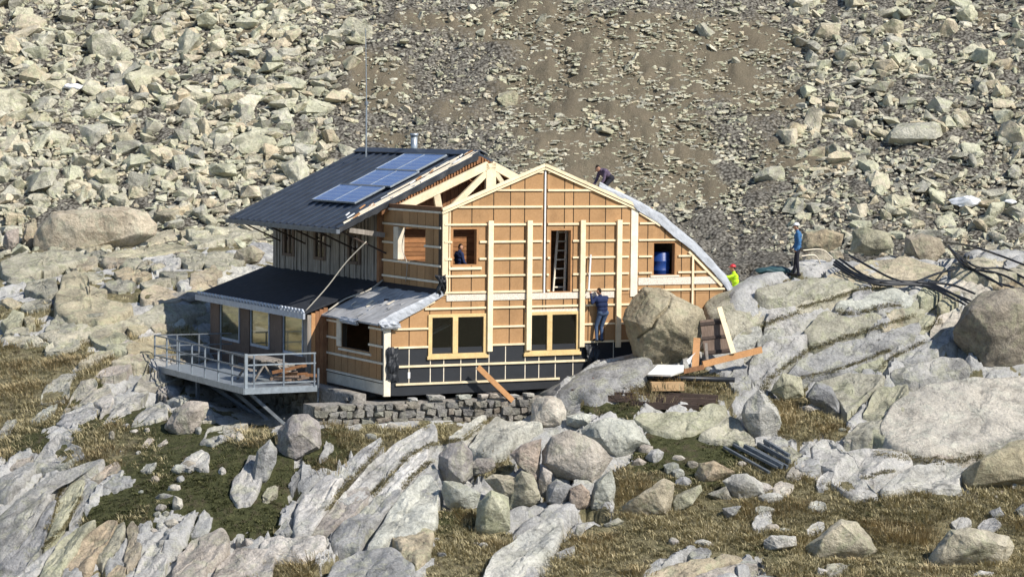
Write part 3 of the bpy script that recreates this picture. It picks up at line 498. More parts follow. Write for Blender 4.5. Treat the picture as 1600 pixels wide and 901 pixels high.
def ground_mat():
    N = NT('alpine_ground'); co = N.coord('World')
    n1 = N.noise(co, 0.9, 7, 0.68, 0.4); n2 = N.noise(co, 4.5, 8, 0.75, .3); n3 = N.noise(co, 22, 5, 0.7)
    dry = N.ramp(n2, [(0.25, (.090, .082, .048)), (0.45, (.190, .170, .100)), (0.62, (.29, .255, .150)), (0.8, (.42, .36, .225))])
    grn = N.ramp(n2, [(0.3, (.034, .038, .018)), (0.55, (.080, .084, .038)), (0.8, (.17, .16, .08))])
    gm = N.math('ADD', N.attr('green'), N.math('MULTIPLY', N.math('SUBTRACT', n1, 0.42), 2.2))
    gm = N.ramp(gm, [(0.25, g(0)), (0.6, g(1))]); veg = N.mix(gm, dry, grn)
    earth = N.ramp(n3, [(0.3, (.060, .046, .032)), (0.7, (.14, .112, .08))])
    veg = N.mix(N.ramp(N.noise(co, 2.3, 6, .7, .5), [(0.52, g(0)), (0.64, g(0.75))]), veg, earth)
    rock = N.ramp(N.noise(co, 0.6, 6, .65, .5), [(0.3, (.33, .33, .325)), (0.5, (.46, .455, .435)), (0.7, (.56, .55, .53))])
    rock = N.mix(N.ramp(N.noise(co, 1.8, 8, .72, .5), [(0.52, g(0)), (0.64, g(0.5))]), rock, (.44, .44, .33))
    rock = N.mix(1.0, rock, N.ramp(N.noise(co, 8.5, 7, .78), [(0.28, g(.58)), (0.5, g(1.0)), (0.72, g(1.2))]), 'MULTIPLY')
    rock = N.mix(N.ramp(N.noise(N.coord('World', (2.2, 2.2, .7), (.3, .5, .2)), .9, 7, .7, .8), [(0.53, g(0)), (0.68, g(0.45))]), rock, (.15, .145, .135))
    rm = N.math('ADD', N.attr('rocky'), N.math('MULTIPLY', N.math('SUBTRACT', n2, 0.5), 0.7))
    rm = N.ramp(rm, [(0.40, g(0)), (0.52, g(1))])
    low = N.mix(rm, veg, rock)
    # talus: brown soil with grit, or pale fine scree with shaded gaps painted dark between its chips
    so_ = N.ramp(n3, [(0.25, (.092, .078, .056)), (0.5, (.165, .142, .105)), (0.75, (.26, .23, .18))])
    so_ = N.mix(0.75, so_, N.ramp(n1, [(0.3, (.78, .80, .74)), (0.7, (1.15, 1.08, 1.0))]), 'MULTIPLY')
    vo = N.n('TexVoronoi'); vo.inputs['Scale'].default_value = 7; N.l(co, vo.inputs['Vector'])
    scree = N.mix(1.0, N.ramp(vo.outputs['Distance'], [(0.0, (.33, .31, .265)), (0.42, (.20, .185, .155)), (0.75, (.05, .045, .037))]), N.ramp(vo.outputs['Color'], [(0.2, g(.7)), (0.8, g(1.15))]), 'MULTIPLY')
    bm_ = N.ramp(N.math('ADD', N.math('ADD', N.attr('brown'), N.math('MULTIPLY', N.math('SUBTRACT', n2, 0.5), 1.3)), N.math('MULTIPLY', N.math('SUBTRACT', N.noise(co, 0.35, 4, .6), 0.45), 0.9)), [(0.24, g(0)), (0.58, g(1))])
    hi = N.mix(bm_, scree, so_)
    c = N.mix(N.ramp(N.attr('talus'), [(0.3, g(0)), (0.7, g(1))]), low, hi)
    h = N.math('ADD', N.math('MULTIPLY', n2, 1.0), N.math('MULTIPLY', n3, 0.5))
    return N.done(c, 0.95, N.bump(h, 1.0, 0.12), spec=0.1)
M['ground'] = ground_mat()
me.set_sharp_from_angle(angle=math.radians(38))
go = link('ground', me, M['ground']); go['kind'] = 'structure'
# ------------------------------------------------------------------ the hut
R = random.Random(5)
hut = thing('mountain_hut', 'timber mountain hut with dark metal roof and unfinished gable extension of tan boards and battens', 'hut', HUT, TH)
def top(X):                                  # outline of the new gable wall
    P = [(0, 2.08), (1.96, 3.00), (1.9601, 5.72), (5.57, 7.13), (8.9, 5.83), (9.8, 5.36), (10.45, 4.87), (12.65, 2.96)]
    for (a, za), (b, zb) in zip(P, P[1:]):
        if a <= X <= b: return za+(zb-za)*(X-a)/(b-a)
    return P[-1][1]
OPEN = [(2.28, 3.25, 3.94, 5.17), (5.79, 6.64, 3.02, 5.10), (9.65, 10.53, 3.52, 4.63), (1.55, 3.5, 1.12, 2.36), (4.98, 6.87, 1.12, 2.36)]
def panels(parent, joints, opens, topf, z0, extra, plane, mat, name='fibreboard_panel', gap=.017, hj=()):
    xs = sorted(set(joints) | {v for o in opens for v in o[:2]} | set(extra)); J = set(joints)
    for a, b in zip(xs, xs[1:]):
        if b-a < 1e-3: continue
        mid = (a+b)/2; ivs = []; lo = z0
        for o in sorted([o for o in opens if o[0] < mid < o[1]], key=lambda o: o[2]):
            if o[2] > lo: ivs.append((lo, o[2]))
            lo = o[3]
        ivs.append((lo, None))
        a2 = a+gap if a in J else a; b2 = b-gap if b in J else b
        for l, h in ivs:
            cuts = [q for q in hj if l+.05 < q < (h if h else min(topf(a2), topf(b2)))-.05]
            L = [l]+cuts
            for i, l2 in enumerate(L):
                h2 = L[i+1]-.014 if i+1 < len(L) else h
                ta = topf(a2) if h2 is None else h2; tb = topf(b2) if h2 is None else h2
                if max(ta, tb)-l2 < .03: continue
                m = MB(); plane(m, [(a2, l2), (b2, l2), (b2, max(tb, l2+.01)), (a2, max(ta, l2+.01))]); m.build(name, mat, parent)
def split(a, b, z, opens, pad=.03):          # a horizontal batten broken where it meets an opening
    segs = [(a, b)]
    for o in opens:
        if o[2]-pad < z < o[3]+pad:
            ns = []
            for s, e in segs:
                if e <= o[0] or s >= o[1]: ns.append((s, e))
                else:
                    if o[0]-s > .06: ns.append((s, o[0]-.005))
                    if e-o[1] > .06: ns.append((o[1]+.005, e))
            segs = ns
    return segs
# gable wall: core with openings, then boards, battens and planks as separate pieces
gm = MB()
xs = sorted({0, 1.96, 5.57, 8.9, 9.8, 10.45, 12.65} | {v for o in OPEN for v in o[:2]})
for a, b in zip(xs, xs[1:]):
    mid = (a+b)/2; lo = -.05
    for o in sorted([o for o in OPEN if o[0] < mid < o[1]], key=lambda o: o[2]):
        gm.prism([(a, lo), (b, lo), (b, o[2]), (a, o[2])], 'y', 0.0, .24); lo = o[3]
    gm.prism([(a, lo), (b, lo), (b, top(b-1e-5)), (a, top(a+2e-4))], 'y', 0.0, .24)
gable = gm.build('gable_wall', M['joint'], hut)
front = lambda m, q: m.prism(q, 'y', -.022, -.002)
panels(gable, [.22, .84, 1.55, 2.3, 3.0, 3.77, 4.37, 4.88, 5.57, 5.68, 6.33, 6.66, 7.25, 7.85, 8.45, 8.9, 9.45, 10.1, 10.75, 11.3, 11.85, 12.4], OPEN, top, 1.37, (0.02, 1.96, 1.9602, 9.8, 10.45, 12.62), front, M['fibre'], hj=(2.93, ))
mb_black = MB(); mb_black.prism([(.02, 1.36), (9.6, 1.36), (9.6, -.04), (.5, -.12), (.10, -.10)], 'y', -.030, -.004)
mb_black.build('black_membrane', M['black'], gable)
# loose folds of the membrane
def crumple(name, cx, cz, w, h, y, mat, parent, seed, amp=.06, nu=9, nv=12, thick=.02):
    V = []; rr = random.Random(seed)
    for j in range(nv):
        for i in range(nu):
            u = i/(nu-1)-.5; v = j/(nv-1)
            q = pn(np.array([[u*3+seed, v*3, 1.7], [u*3, v*3+seed, 9.7]]))
            V.append((cx+u*w*(1+.5*q[0]), y-.03-amp*abs(q[1])*2-amp*math.sin(v*math.pi), cz+h*(v-.5)*(1+.2*q[0])))
    Fc = [(j*nu+i, j*nu+i+1, (j+1)*nu+i+1, (j+1)*nu+i) for j in range(nv-1) for i in range(nu-1)]
    n = len(V); V += [(a, b+thick+.05, c) for a, b, c in V]; Fc += [tuple(n+k for k in f[::-1]) for f in Fc]
    me_ = mesh(name, V, Fc, False); return link(name, me_, mat, parent)
crumple('membrane_fold', .22, .9, .42, 1.05, -.03, M['black'], gable, 3)
crumple('membrane_fold', 7.35, .85, .42, .9, -.03, M['black'], gable, 8, .09)
def batten(a, b, z, parent=gable, w=.062, y0=-.072, y1=-.024, mat='pine', name='batten'):
    MB().box(a+R.uniform(-.02, .02), b+R.uniform(-.02, .02), y0, y1, z-w/2+R.uniform(-.006, .006), z+w/2).build(name, M[mat], parent)
POSTS = [3.63, 5.03, 6.97, 8.33]
def xr(z):                                   # where the outline cuts a height
    L = 1.98 if z <= 5.72 else 1.96+(z-5.72)/.3906
    if z < 3.0: L = max(.24, (z-2.08)/.4694)
    Rr = 8.80 if z <= 5.83 else 5.57+(7.13-z)/.3904
    return L+.06, Rr-.06
for z in (6.92, 6.34, 5.81, 5.25, 4.70, 4.16, 3.62, 3.10):
    L, Rr = xr(z)
    for a, b in ((L, 5.52), (5.70, Rr)):
        for s, e in split(a, b, z, OPEN):
            cuts = [p for p in POSTS if s+.1 < p < e-.1 and z < 5.4]
            es = [s]+[v for p in cuts for v in (p-.105, p+.1)]+[e]
            for q in range(0, len(es), 2):
                if es[q+1]-es[q] > .05: batten(es[q], es[q+1], z)
for z in (2.60, 1.98, 1.40):
    L, Rr = xr(z)
    for s, e in split(max(L, .3), 9.6, z, OPEN, .0): 
        if z == 2.60: s = max(s, 1.35)
        cuts = [p for p in POSTS if s+.1 < p < e-.1]; es = [s]+[v for p in cuts for v in (p-.105, p+.1)]+[e]
        for q in range(0, len(es), 2):
            if es[q+1]-es[q] > .05: batten(es[q], es[q+1], z)
batten(2.18, 3.34, 3.86, w=.085)
for z, a, b in ((.80, .40, 7.4), (.24, .36, 6.2), (.78, 7.9, 9.4)): batten(a, b, z, w=.07, y0=-.088, y1=-.036)
for xk in (.84, 1.58, 2.05, 2.65, 3.2, 3.65, 4.24, 4.95, 5.45, 6.05, 6.7, 7.6, 8.2):       # thin uprights over the membrane
    zt = 1.10 if (1.5 < xk < 3.5 or 4.9 < xk < 6.9) else 1.36
    MB().box(xk-.014, xk+.014, -.036, -.031, .28 if xk < 7 else .7, zt).build('thin_batten', M['pine_pale'], gable)
MB().box(.80, .88, -.042, -.037, .42, .62).build('tape_patch', M['white'], gable)
for p in POSTS: MB().box(p-.088, p+.088, -.150, -.074, 1.20 if p != 6.97 else 1.25, 5.37).build('post_plank', M['pine'], gable)
# pale strips, corner boards, verge boards
MB().box(2.12, 8.2, -.052, -.023, 2.83, 3.03).build('floor_strip', M['speck'], gable)
MB().box(9.1, 12.35, -.052, -.023, 3.22, 3.46).build('floor_strip', M['speck'], gable)
MB().box(4.95, 6.9, -.05, -.023, 2.38, 2.5).build('lintel_strip', M['speck'], gable)
MB().box(8.80, 9.06, -.06, -.023, 2.85, 5.78).build('wide_plank', M['pine_pale'], gable)
MB().box(1.965, 2.16, -.055, -.0225, 3.02, 5.70).build('corner_board', M['pine'], gable)
MB().box(2.20, 2.24, -.045, -.023, 3.1, 5.72).build('thin_batten', M['pine'], gable)
MB().box(-.03, .20, -.05, .03, -.12, 2.05).build('corner_board', M['pine_pale'], gable)
MB().box(5.59, 5.64, -.045, -.023, 3.02, 7.0).build('tape_strip', M['white'], gable)
for dz, yy, w in ((-.02, -.10, .10), (-.13, -.075, .07)):
    MB().beam((1.93, yy, 5.75+dz), (5.57, yy, 7.17+dz), w, .05).build('verge_board', M['pine'], gable)
    MB().beam((5.58, yy, 7.17+dz), (8.95, yy, 5.86+dz), w, .05).build('verge_board', M['pine'], gable)
MB().beam((9.1, -.06, 5.62), (9.9, -.06, 5.18), .09, .05).build('verge_board', M['pine'], gable)
MB().beam((11.0, -.06, 4.30), (12.3, -.06, 3.14), .08, .05).build('verge_board', M['pine'], gable)
MB().beam((.25, -.06, 2.17), (1.7, -.06, 2.84), .075, .05).build('verge_board', M['pine'], gable)
for z, a, b in ((5.25, 9.1, 9.95), (4.70, 9.1, 10.6), (4.16, 9.1, 9.6), (4.16, 10.6, 11.15), (3.62, 9.1, 9.6), (3.62, 10.6, 11.7), (3.05, 9.1, 12.45)): batten(a, b, z)
MB().box(11.12, 11.19, -.10, -.074, 2.5, 4.2).build('thin_batten', M['pine'], gable)
MB().box(9.55, 10.65, -.07, -.024, 3.47, 3.53).build('sill_board', M['pine_pale'], gable)
# door and window trim
def rim(o, mat, w=.07, y0=-.02, y1=.16, parent=gable, name='opening_frame', inset=0.0):
    x0, x1, z0, z1 = o
    m = MB(); m.box(x0+inset, x0+inset+w, y0, y1, z0, z1); m.box(x1-w-inset, x1-inset, y0, y1, z0, z1); m.box(x0+w+inset, x1-w-inset, y0, y1, z1-w, z1); m.box(x0+w+inset, x1-w-inset, y0, y1, z0, z0+w*.6)
    return m.build(name, M[mat], parent)
rim(OPEN[0], 'orange'); rim(OPEN[1], 'orange', .06); rim(OPEN[2], 'orange', .04)
for k, o in enumerate(OPEN[3:]):
    x0, x1, z0, z1 = o; w = MB(); xm = x0+(.88 if k == 0 else .83)*1.0
    w.box(x0-.06, x0+.07, -.075, .06, z0-.02, z1+.06); w.box(x1-.07, x1+.05, -.075, .06, z0-.02, z1+.06)
    w.box(x0+.07, x1-.07, -.075, .06, z1-.04, z1+.06); w.box(x0-.1, x1+.1, -.095, .06, z0-.12, z0-.021); w.box(x0+.07, x1-.07, -.075, .06, z0-.02, z0+.05)
    w.box(xm-.09, xm+.09, -.085, .06, z0+.05, z1-.04)
    win = w.build('window', M['frame'], hut)
    MB().box(x0+.07, xm-.09, -.02, .0, z0+.05, z1-.04).build('pane', M['glass'], win)
    MB().box(xm+.09, x1-.07, -.02, .0, z0+.05, z1-.04).build('pane', M['glass'], win)
ib = MB().beam((1.62, .30, 1.75), (2.40, .42, 2.05), .36, .03, (0, 1, 0)).build('insulation_offcut', M['white'], None); ib.location = HUT; ib.rotation_euler = (0, 0, TH); tag(ib, 'pale offcut board leaning behind the glass of the lower left window', 'board')
# extension shell: floors, back wall, roof deck on the right slope, right side
MB().box(2.15, 12.5, .25, 4.6, 2.80, 2.98).build('floor_slab', M['darkwood'], hut)
MB().box(.1, 9.5, .25, 4.6, -.06, .04).build('floor_slab', M['darkwood'], hut)
bwm = MB(); bwm.box(2.0, 12.5, 4.66, 4.76, 2.1, 5.4); bwm.box(-.5, 12.5, 4.67, 4.77, -.1, 2.09); bw = bwm.build('old_gable_wall', M['inner'], hut)
for k in range(18):                          # horizontal boards on the old gable, seen through the new openings
    z = 3.02+.145*k
    MB().box(2.1, 12.3, 4.60, 4.652, z+.008, z+.137).build('board', M['inner'], bw)
k = 0; Xb = 2.05
while Xb < 9.5:                              # vertical boards in the old gable triangle
    w_ = .15; zt = 7.25-.4818*abs(Xb+w_/2-5.40)
    if zt > 5.75: MB().box(Xb+.006, Xb+w_-.006, 4.60+.012*(k % 2), 4.655, 5.635, zt).build('board', M['brown'], bw)
    Xb += w_; k += 1
rd = MB(); P = [(7.6, 6.36), (8.9, 5.85), (9.8, 5.38), (10.45, 4.89), (12.75, 2.90)]
for (a, za), (b, zb) in zip(P, P[1:]): rd.prism([(a, za), (b, zb), (b, zb+.10), (a, za+.10)], 'y', -.06, 4.6)
deckroof = rd.build('new_roof_deck', M['pine_pale'], hut)
MB().box(12.45, 12.6, .25, 4.6, .8, 2.93).build('side_wall', M['fibre'], hut)
MB().box(8.86, 8.94, .25, 4.6, 2.98, 5.7).build('partition', M['darkwood'], hut)  # wall added to keep sun from the open left out of this room
MB().box(1.0, 9, 2.2, 2.3, 0.05, 2.78).build('partition', M['darkwood'], hut)

# side walls of the extension
up = MB(); SO = (1.25, 3.61, 4.00, 5.05)
for a, b, c, d in ((.24, SO[0], 3.02, 5.66), (SO[1], 4.6, 3.02, 5.66), (SO[0], SO[1], 3.02, SO[2]), (SO[0], SO[1], SO[3], 5.66)): up.box(1.985, 2.14, a, b, c, d)
upw = up.build('upper_side_wall', M['joint'], hut)
side_u = lambda m, q: m.prism(q, 'x', 1.962, 1.982)
panels(upw, [0.0, .62, 1.25, 1.85, 2.45, 3.05, 3.62, 4.55], [SO], lambda X: 5.60, 3.16, (), side_u, M['fibre'])
def sbatten(a, b, z, X, parent, w=.066, mat='pine_pale'): MB().box(X-.048, X-.001, a, b, z-w/2, z+w/2).build('batten', M[mat], parent)
for z in (5.63, 5.14, 4.53, 3.93, 3.42):
    for s, e in split(.02, 4.55, z, [SO], -.05): sbatten(s, e, z, 1.961, upw)
MB().box(1.93, 2.15, .0, 4.6, 5.66, 5.80).build('wall_plate', M['brown'], upw)
MB().box(1.93, 2.16, 3.30, 3.66, 4.0, 5.06).build('jamb_board', M['pine_pale'], upw)
MB().prism([(1.95, 3.20), (1.95, 3.10), (1.62, 2.93), (1.60, 2.96)], 'y', .05, 4.5).build('flashing', M['black'], upw)
crumple('membrane_fold', 1.9, 3.35, .3, .62, 0.0, M['black'], upw, 12, .12)
lowm = MB(); LO = (1.17, 3.41, 1.18, 2.04)
for a, b, c, d in ((.24, LO[0], -.1, 2.05), (LO[1], 4.6, -.1, 2.05), (LO[0], LO[1], -.1, LO[2]), (LO[0], LO[1], LO[3], 2.05)): lowm.box(.025, .18, a, b, c, d)
loww = lowm.build('lower_side_wall', M['joint'], hut)
side_l = lambda m, q: m.prism(q, 'x', .002, .022)
panels(loww, [.03, .6, 1.18, 1.75, 2.3, 2.9, 3.42, 4.0, 4.58], [LO], lambda X: 2.05, .32, (), side_l, M['fibre'])
for z in (1.97, 1.43, .90, .33):
    for s, e in split(.04, 4.58, z, [LO], -.05): sbatten(s, e, z, .001, loww)
sbatten(1.0, 3.6, 1.10, .001, loww, .07)
MB().box(-.02, .02, .04, 4.58, -.08, .26).build('base_board', M['pine_pale'], loww)
MB().box(-.03, .19, 3.42, 3.78, 1.18, 2.06).build('jamb_board', M['pine_pale'], loww)
MB().box(-.035, .0, .03, 4.6, 2.07, 2.17).build('fascia_board', M['pine_pale'], loww)
# lean-to roof of the lower bay with grey underlay and its silver verge
lr = MB()
for j in range(9):
    y0 = .0+j*.515
    lr.prism([(-.22, 2.10), (2.0, 3.13), (2.0, 3.17+.008*(j % 2)), (-.22, 2.15+.008*(j % 2))], 'y', y0+.004, y0+.511)
lro = lr.build('bay_roof', M['sheet'], hut)
for k in range(16):
    u = R.uniform(.05, .8); yy = R.uniform(.3, 4.2); X = -.2+2.2*u; Z = 2.165+.464*(X+.22)
    MB().beam((X, yy, Z), (X+R.uniform(.15, .5), yy+R.uniform(-.1, .1), Z+.464*.3), .02, R.uniform(.05, .14)).build('scrap', M['sheet' if k % 3 else 'pine_pale'], lro)
def ribbon(name, Pu, Pl, y, mat, parent, n=60, amp=.05, seed=1):
    Pu = np.array(Pu, float); Pl = np.array(Pl, float); V = []; t = np.linspace(0, 1, n)
    def samp(P): 
        s = np.r_[0, np.cumsum(np.linalg.norm(np.diff(P, axis=0), axis=1))]; s /= s[-1]
        return np.c_[np.interp(t, s, P[:, 0]), np.interp(t, s, P[:, 1])]
    U, L = samp(Pu), samp(Pl); m = 7
    for i in range(n):
        for j in range(m):
            f = j/(m-1); p = U[i]*(1-f)+L[i]*f
            q = pn(np.array([[t[i]*14+seed, f*1.5, 0.3], [t[i]*26, f*2.0, seed+4.1]]))
            V.append((p[0]+.012*q[1], y-.02-amp*np.round((q[0]+.5*q[1])*3)/3-.015*math.sin(f*math.pi), p[1]+.014*q[0]))
    Fc = [(i*m+j, (i+1)*m+j, (i+1)*m+j+1, i*m+j+1) for i in range(n-1) for j in range(m-1)]
    c = len(V); V += [(a, b+.035, d) for a, b, d in V]; Fc += [tuple(c+k for k in f[::-1]) for f in Fc]
    return link(name, mesh(name, V, Fc, False), mat, parent)
ribbon('verge_membrane', [(-.25, 2.23), (.3, 2.52), (1.1, 2.84), (1.95, 3.22)], [(-.12, 1.96), (.4, 2.2), (1.2, 2.58), (2.0, 3.02)], -.08, M['membrane'], lro, 40, .02, 3)
ribbon('verge_membrane', [(7.58, 6.60), (8.95, 6.03), (9.05, 5.98), (9.92, 5.56), (10.55, 5.10), (11.25, 4.60), (11.84, 4.06), (12.43, 3.50), (12.74, 3.04)], [(7.52, 6.40), (8.80, 5.86), (8.95, 5.70), (9.78, 5.28), (10.42, 4.78), (11.08, 4.36), (11.80, 3.74), (12.40, 3.14), (12.60, 2.84)], -.09, M['membrane'], deckroof, 90, .022, 6)
V = []                                        # the folded sheet at the outer corner
crumple('folded_sheet', .1, 2.12, .62, .26, -.1, M['membrane'], lro, 21, .07)
fs = crumple('folded_sheet', 0, 2.10, 1.3, .2, 0, M['membrane'], lro, 31, .06); fs.rotation_euler = (0, 0, math.radians(-90)); fs.location = (-.2, 2.2, .0)

# old building: cladding, windows, roof
cl = MB(); Yb = 4.78
while Yb < 14.3:
    w_ = .14+R.uniform(-.012, .012); pr = R.choice((.015, .06))
    zt = 5.75
    blocks = [(3.0, zt)]
    for (a, b) in ((6.33, 7.39), (9.29, 10.41), (12.25, 13.32)):
        if a-.07 < Yb+w_/2 < b+.07: blocks = [(3.0, 3.66), (4.76, zt)]
    for (l, h) in blocks: cl.box(1.96-pr, 1.99, Yb+.006, Yb+w_-.006, l, h)
    Yb += w_
clo = cl.build('board_cladding', M['greywood'], hut); clo['kind'] = 'stuff'
MB().box(1.99, 2.1, 4.78, 14.3, 2.9, 5.75).build('wall', M['darkwood'], hut)
MB().box(2.0, 9.6, 14.2, 14.3, -.2, 5.7).build('wall', M['darkwood'], hut)
for (a, b) in ((6.33, 7.39), (9.29, 10.41), (12.25, 13.32)):
    m = MB(); m.box(1.88, 1.98, a, a+.16, 3.66, 4.76); m.box(1.88, 1.98, b-.16, b, 3.66, 4.76); m.box(1.88, 1.98, a+.16, b-.16, 4.64, 4.76); m.box(1.86, 1.98, a+.16, b-.16, 3.66, 3.76); m.box(1.9, 1.97, (a+b)/2-.05, (a+b)/2+.05, 3.76, 4.64)
    w_ = m.build('window', M['oldpost'], hut)
    MB().box(1.93, 1.95, a+.16, (a+b)/2-.05, 3.76, 4.64).build('pane', M['glass'], w_)
    MB().box(1.93, 1.95, (a+b)/2+.05, b-.16, 3.76, 4.64).build('pane', M['glass'], w_)
MB().box(1.84, 2.06, 4.62, 4.80, 2.95, 5.78).build('corner_post', M['rustwood'], hut)
m_ = .4818; XR, ZR = 5.30, 7.48; XE = .12; ZE = ZR-m_*(XR-XE)
rf = MB()
rf.prism([(XE, ZE-.09), (XR, ZR-.09), (XR, ZR), (XE, ZE)], 'y', 4.12, 14.2)
rf.prism([(XR, ZR-.09), (10.45, ZE-.09), (10.45, ZE), (XR, ZR)], 'y', 4.12, 14.2)
roof = rf.build('roof', M['roof'], hut)
for k in range(17):
    Y = 4.16+k*.62
    MB().prism([(XE-.01, ZE+.002), (XR-.02, ZR-.006), (XR-.02, ZR+.035), (XE-.01, ZE+.043)], 'y', Y-.09, Y+.09).build('roof_rib', M['roof'], roof)
MB().prism([(XR-.28, ZR-.07), (XR, ZR+.075), (XR+.28, ZR-.07), (XR+.28, ZR-.04), (XR, ZR+.105), (XR-.28, ZR-.04)], 'y', 4.06, 14.25).build('ridge_cap', M['roof'], roof)
MB().box(XE-.10, XE+.02, 3.95, 14.25, ZE-.16, ZE-.02).build('gutter', M['steel_dark'], roof)
ch = MB().tube([(5.45, 9.75, 7.2), (5.45, 9.75, 8.02)], .12, 12).build('chimney', M['steel'], roof, True)
MB().tube([(5.45, 9.75, 8.02), (5.45, 9.75, 8.12)], .15, 12).build('chimney', M['steel'], roof, True)
# torn verge: membrane, pale battens, bright fixings
def rp(X, Y, dz=0): return (X, Y, ZR-m_*abs(X-XR)+dz)
vb = MB()
for X0, X1, Y, dz, w in ((.35, 2.9, 4.12, .05, .10), (2.8, 5.25, 4.14, .06, .09), (1.0, 5.2, 4.35, .09, .05), (2.2, 4.9, 4.75, .10, .05)):
    MB().beam(rp(X0, Y, dz), rp(X1, Y, dz), w, .06).build('verge_batten', M['pine_pale'], roof)
tm = []
n = 60; V = []; Fc = []
for i in range(n+1):
    X = .15+(5.2-.15)*i/n; q = pn(np.array([[X*3, 1, 2], [X*5, 4, 2]]))
    V += [rp(X, 4.03+.05*q[0], -.16+.05*q[1]), rp(X, 4.04, .0), rp(X, 4.5+.35*q[0], .065), rp(X, 4.5+.35*q[0], .05), rp(X, 4.08, -.02), rp(X, 4.08, -.16)]
for i in range(n):
    for j in range(6): Fc.append((i*6+j, (i+1)*6+j, (i+1)*6+(j+1) % 6, i*6+(j+1) % 6))
link('torn_membrane', mesh('torn_membrane', V, Fc), M['black'], roof)
for k in range(26):
    X = R.uniform(.6, 5.1); Y = R.uniform(3.95, 5.0)
    MB().beam(rp(X, Y, .10), rp(X+R.uniform(.08, .3), Y+R.uniform(-.1, .1), .12), .03, R.uniform(.03, .09)).build('roof_scrap', M[R.choice(['white', 'pine_pale', 'orange', 'white'])], roof)
sf = MB()
for s, X0, X1 in ((-1, 1.9, 5.25), (1, 5.35, 8.0)):
    X = X0
    while X < X1: sf.box(X, X+.045, 4.06, 4.60, ZR-m_*abs(X-XR)-.30, ZR-m_*abs(X-XR)-.115); X += .105
so_ = sf.build('soffit_slats', M['inner'], roof); so_['kind'] = 'stuff'
for s in (-1, 1): MB().prism([(XR, ZR-.10), (XR+s*3.6, ZR-.10-3.6*m_), (XR+s*3.6, ZR-.32-3.6*m_), (XR, ZR-.32)], 'y', 4.10, 4.6).build('soffit', M['brown'], roof)
for Y in (4.3, 6.8, 9.0, 11.2, 13.6):        # struts from the wall to the eave
    MB().beam((1.95, Y, 4.15), (.35, Y, ZE-.1), .05, .05).build('eave_strut', M['darkwood'], roof)
    MB().beam((XE+.1, Y, ZE-.16), (1.95, Y, ZE-.16+m_*(1.85)), .09, .07).build('rafter_end', M['darkwood'], roof)
MB().beam((1.9, 4.3, 4.75), (.55, 4.12, ZE-.05), .16, .05).build('verge_batten', M['greywood'], roof)
# new truss in front of the old gable
tr = MB().beam((2.05, 3.93, 5.55), (5.50, 3.93, 7.08), .26, .14, (0, 0, 1)).build('roof_truss', M['pine'], hut)
MB().beam((5.62, 3.93, 7.10), (8.8, 3.93, 5.6), .26, .14).build('rafter', M['pine'], tr)
MB().box(5.42, 5.78, 3.86, 4.0, 3.2, 7.14).build('king_post', M['pine'], tr)
MB().beam((5.44, 3.93, 6.82), (4.05, 3.93, 5.55), .20, .12).build('strut', M['pine'], tr)
MB().beam((5.76, 3.93, 6.86), (6.5, 3.93, 5.9), .15, .12).build('strut', M['pine'], tr)
MB().beam((3.60, 3.93, 6.12), (3.72, 3.93, 5.55), .24, .10, (1, 0, 0)).build('strut', M['pine'], tr)
MB().box(2.2, 8.6, 3.87, 4.01, 5.38, 5.54).build('tie_beam', M['pine'], tr)
# porch: roof, gutter scallops, columns, panes
PX = -.60
MB().prism([(-.78, 2.16), (2.0, 3.15), (2.0, 3.22), (-.78, 2.23)], 'y', 4.62, 15.0).build('porch_roof', M['porch'], hut)
gt = MB().box(-.86, -.785, 4.62, 15.0, 2.00, 2.19).build('porch_gutter', M['zinc'], hut)
for k in range(34):
    Y = 4.75+k*.30
    MB().tube([(-.84, Y-.14, 2.20), (-.86, Y-.07, 2.30), (-.86, Y+.07, 2.30), (-.84, Y+.14, 2.20)], .042, 5).build('snow_guard', M['zinc'], gt)
pw = MB().box(PX+.02, PX+.12, 4.7, 14.2, -.1, .70).build('porch_wall', M['oldpost'], hut)
MB().box(PX+.3, PX+.4, 4.7, 14.2, .0, 2.2).build('porch_inner_wall', M['darkwood'], hut)
for (a, b) in ((13.15, 14.25), (10.15, 11.25), (7.10, 8.40), (4.66, 5.36)):
    c = MB(); c.box(PX-.02, PX+.14, a, a+.45*(b-a), -.1, 2.12); c.box(PX+.06, PX+.14, a+.45*(b-a), b, -.1, 2.12)
    c.build('porch_column', M['oldpost' if a > 5 else 'greywood'], pw)
for (a, b) in ((11.25, 13.15), (8.40, 10.15), (5.36, 7.10)):
    f = MB(); f.box(PX+.02, PX+.10, a, b, .70, .79); f.box(PX+.02, PX+.10, a, b, 1.98, 2.10); f.box(PX+.021, PX+.099, a, a+.05, .78, 1.99); f.box(PX+.021, PX+.099, b-.05, b, .78, 1.99)
    w_ = f.build('porch_window_frame', M['zinc'], hut); MB().box(PX+.05, PX+.07, a+.05, b-.05, .79, 1.98).build('pane', M['porchglass'], w_)
for k in range(5):
    X = -.72+k*.146
    MB().box(X+.004, X+.142, 4.60, 4.66+.01*(k % 2), -.35, 2.14+.36*.4*k*.4).build('end_board', M[['greywood', 'orange', 'rustwood', 'rustwood', 'rustwood'][k]], hut)  # orange board paints the sunlit strip of the brown end wall

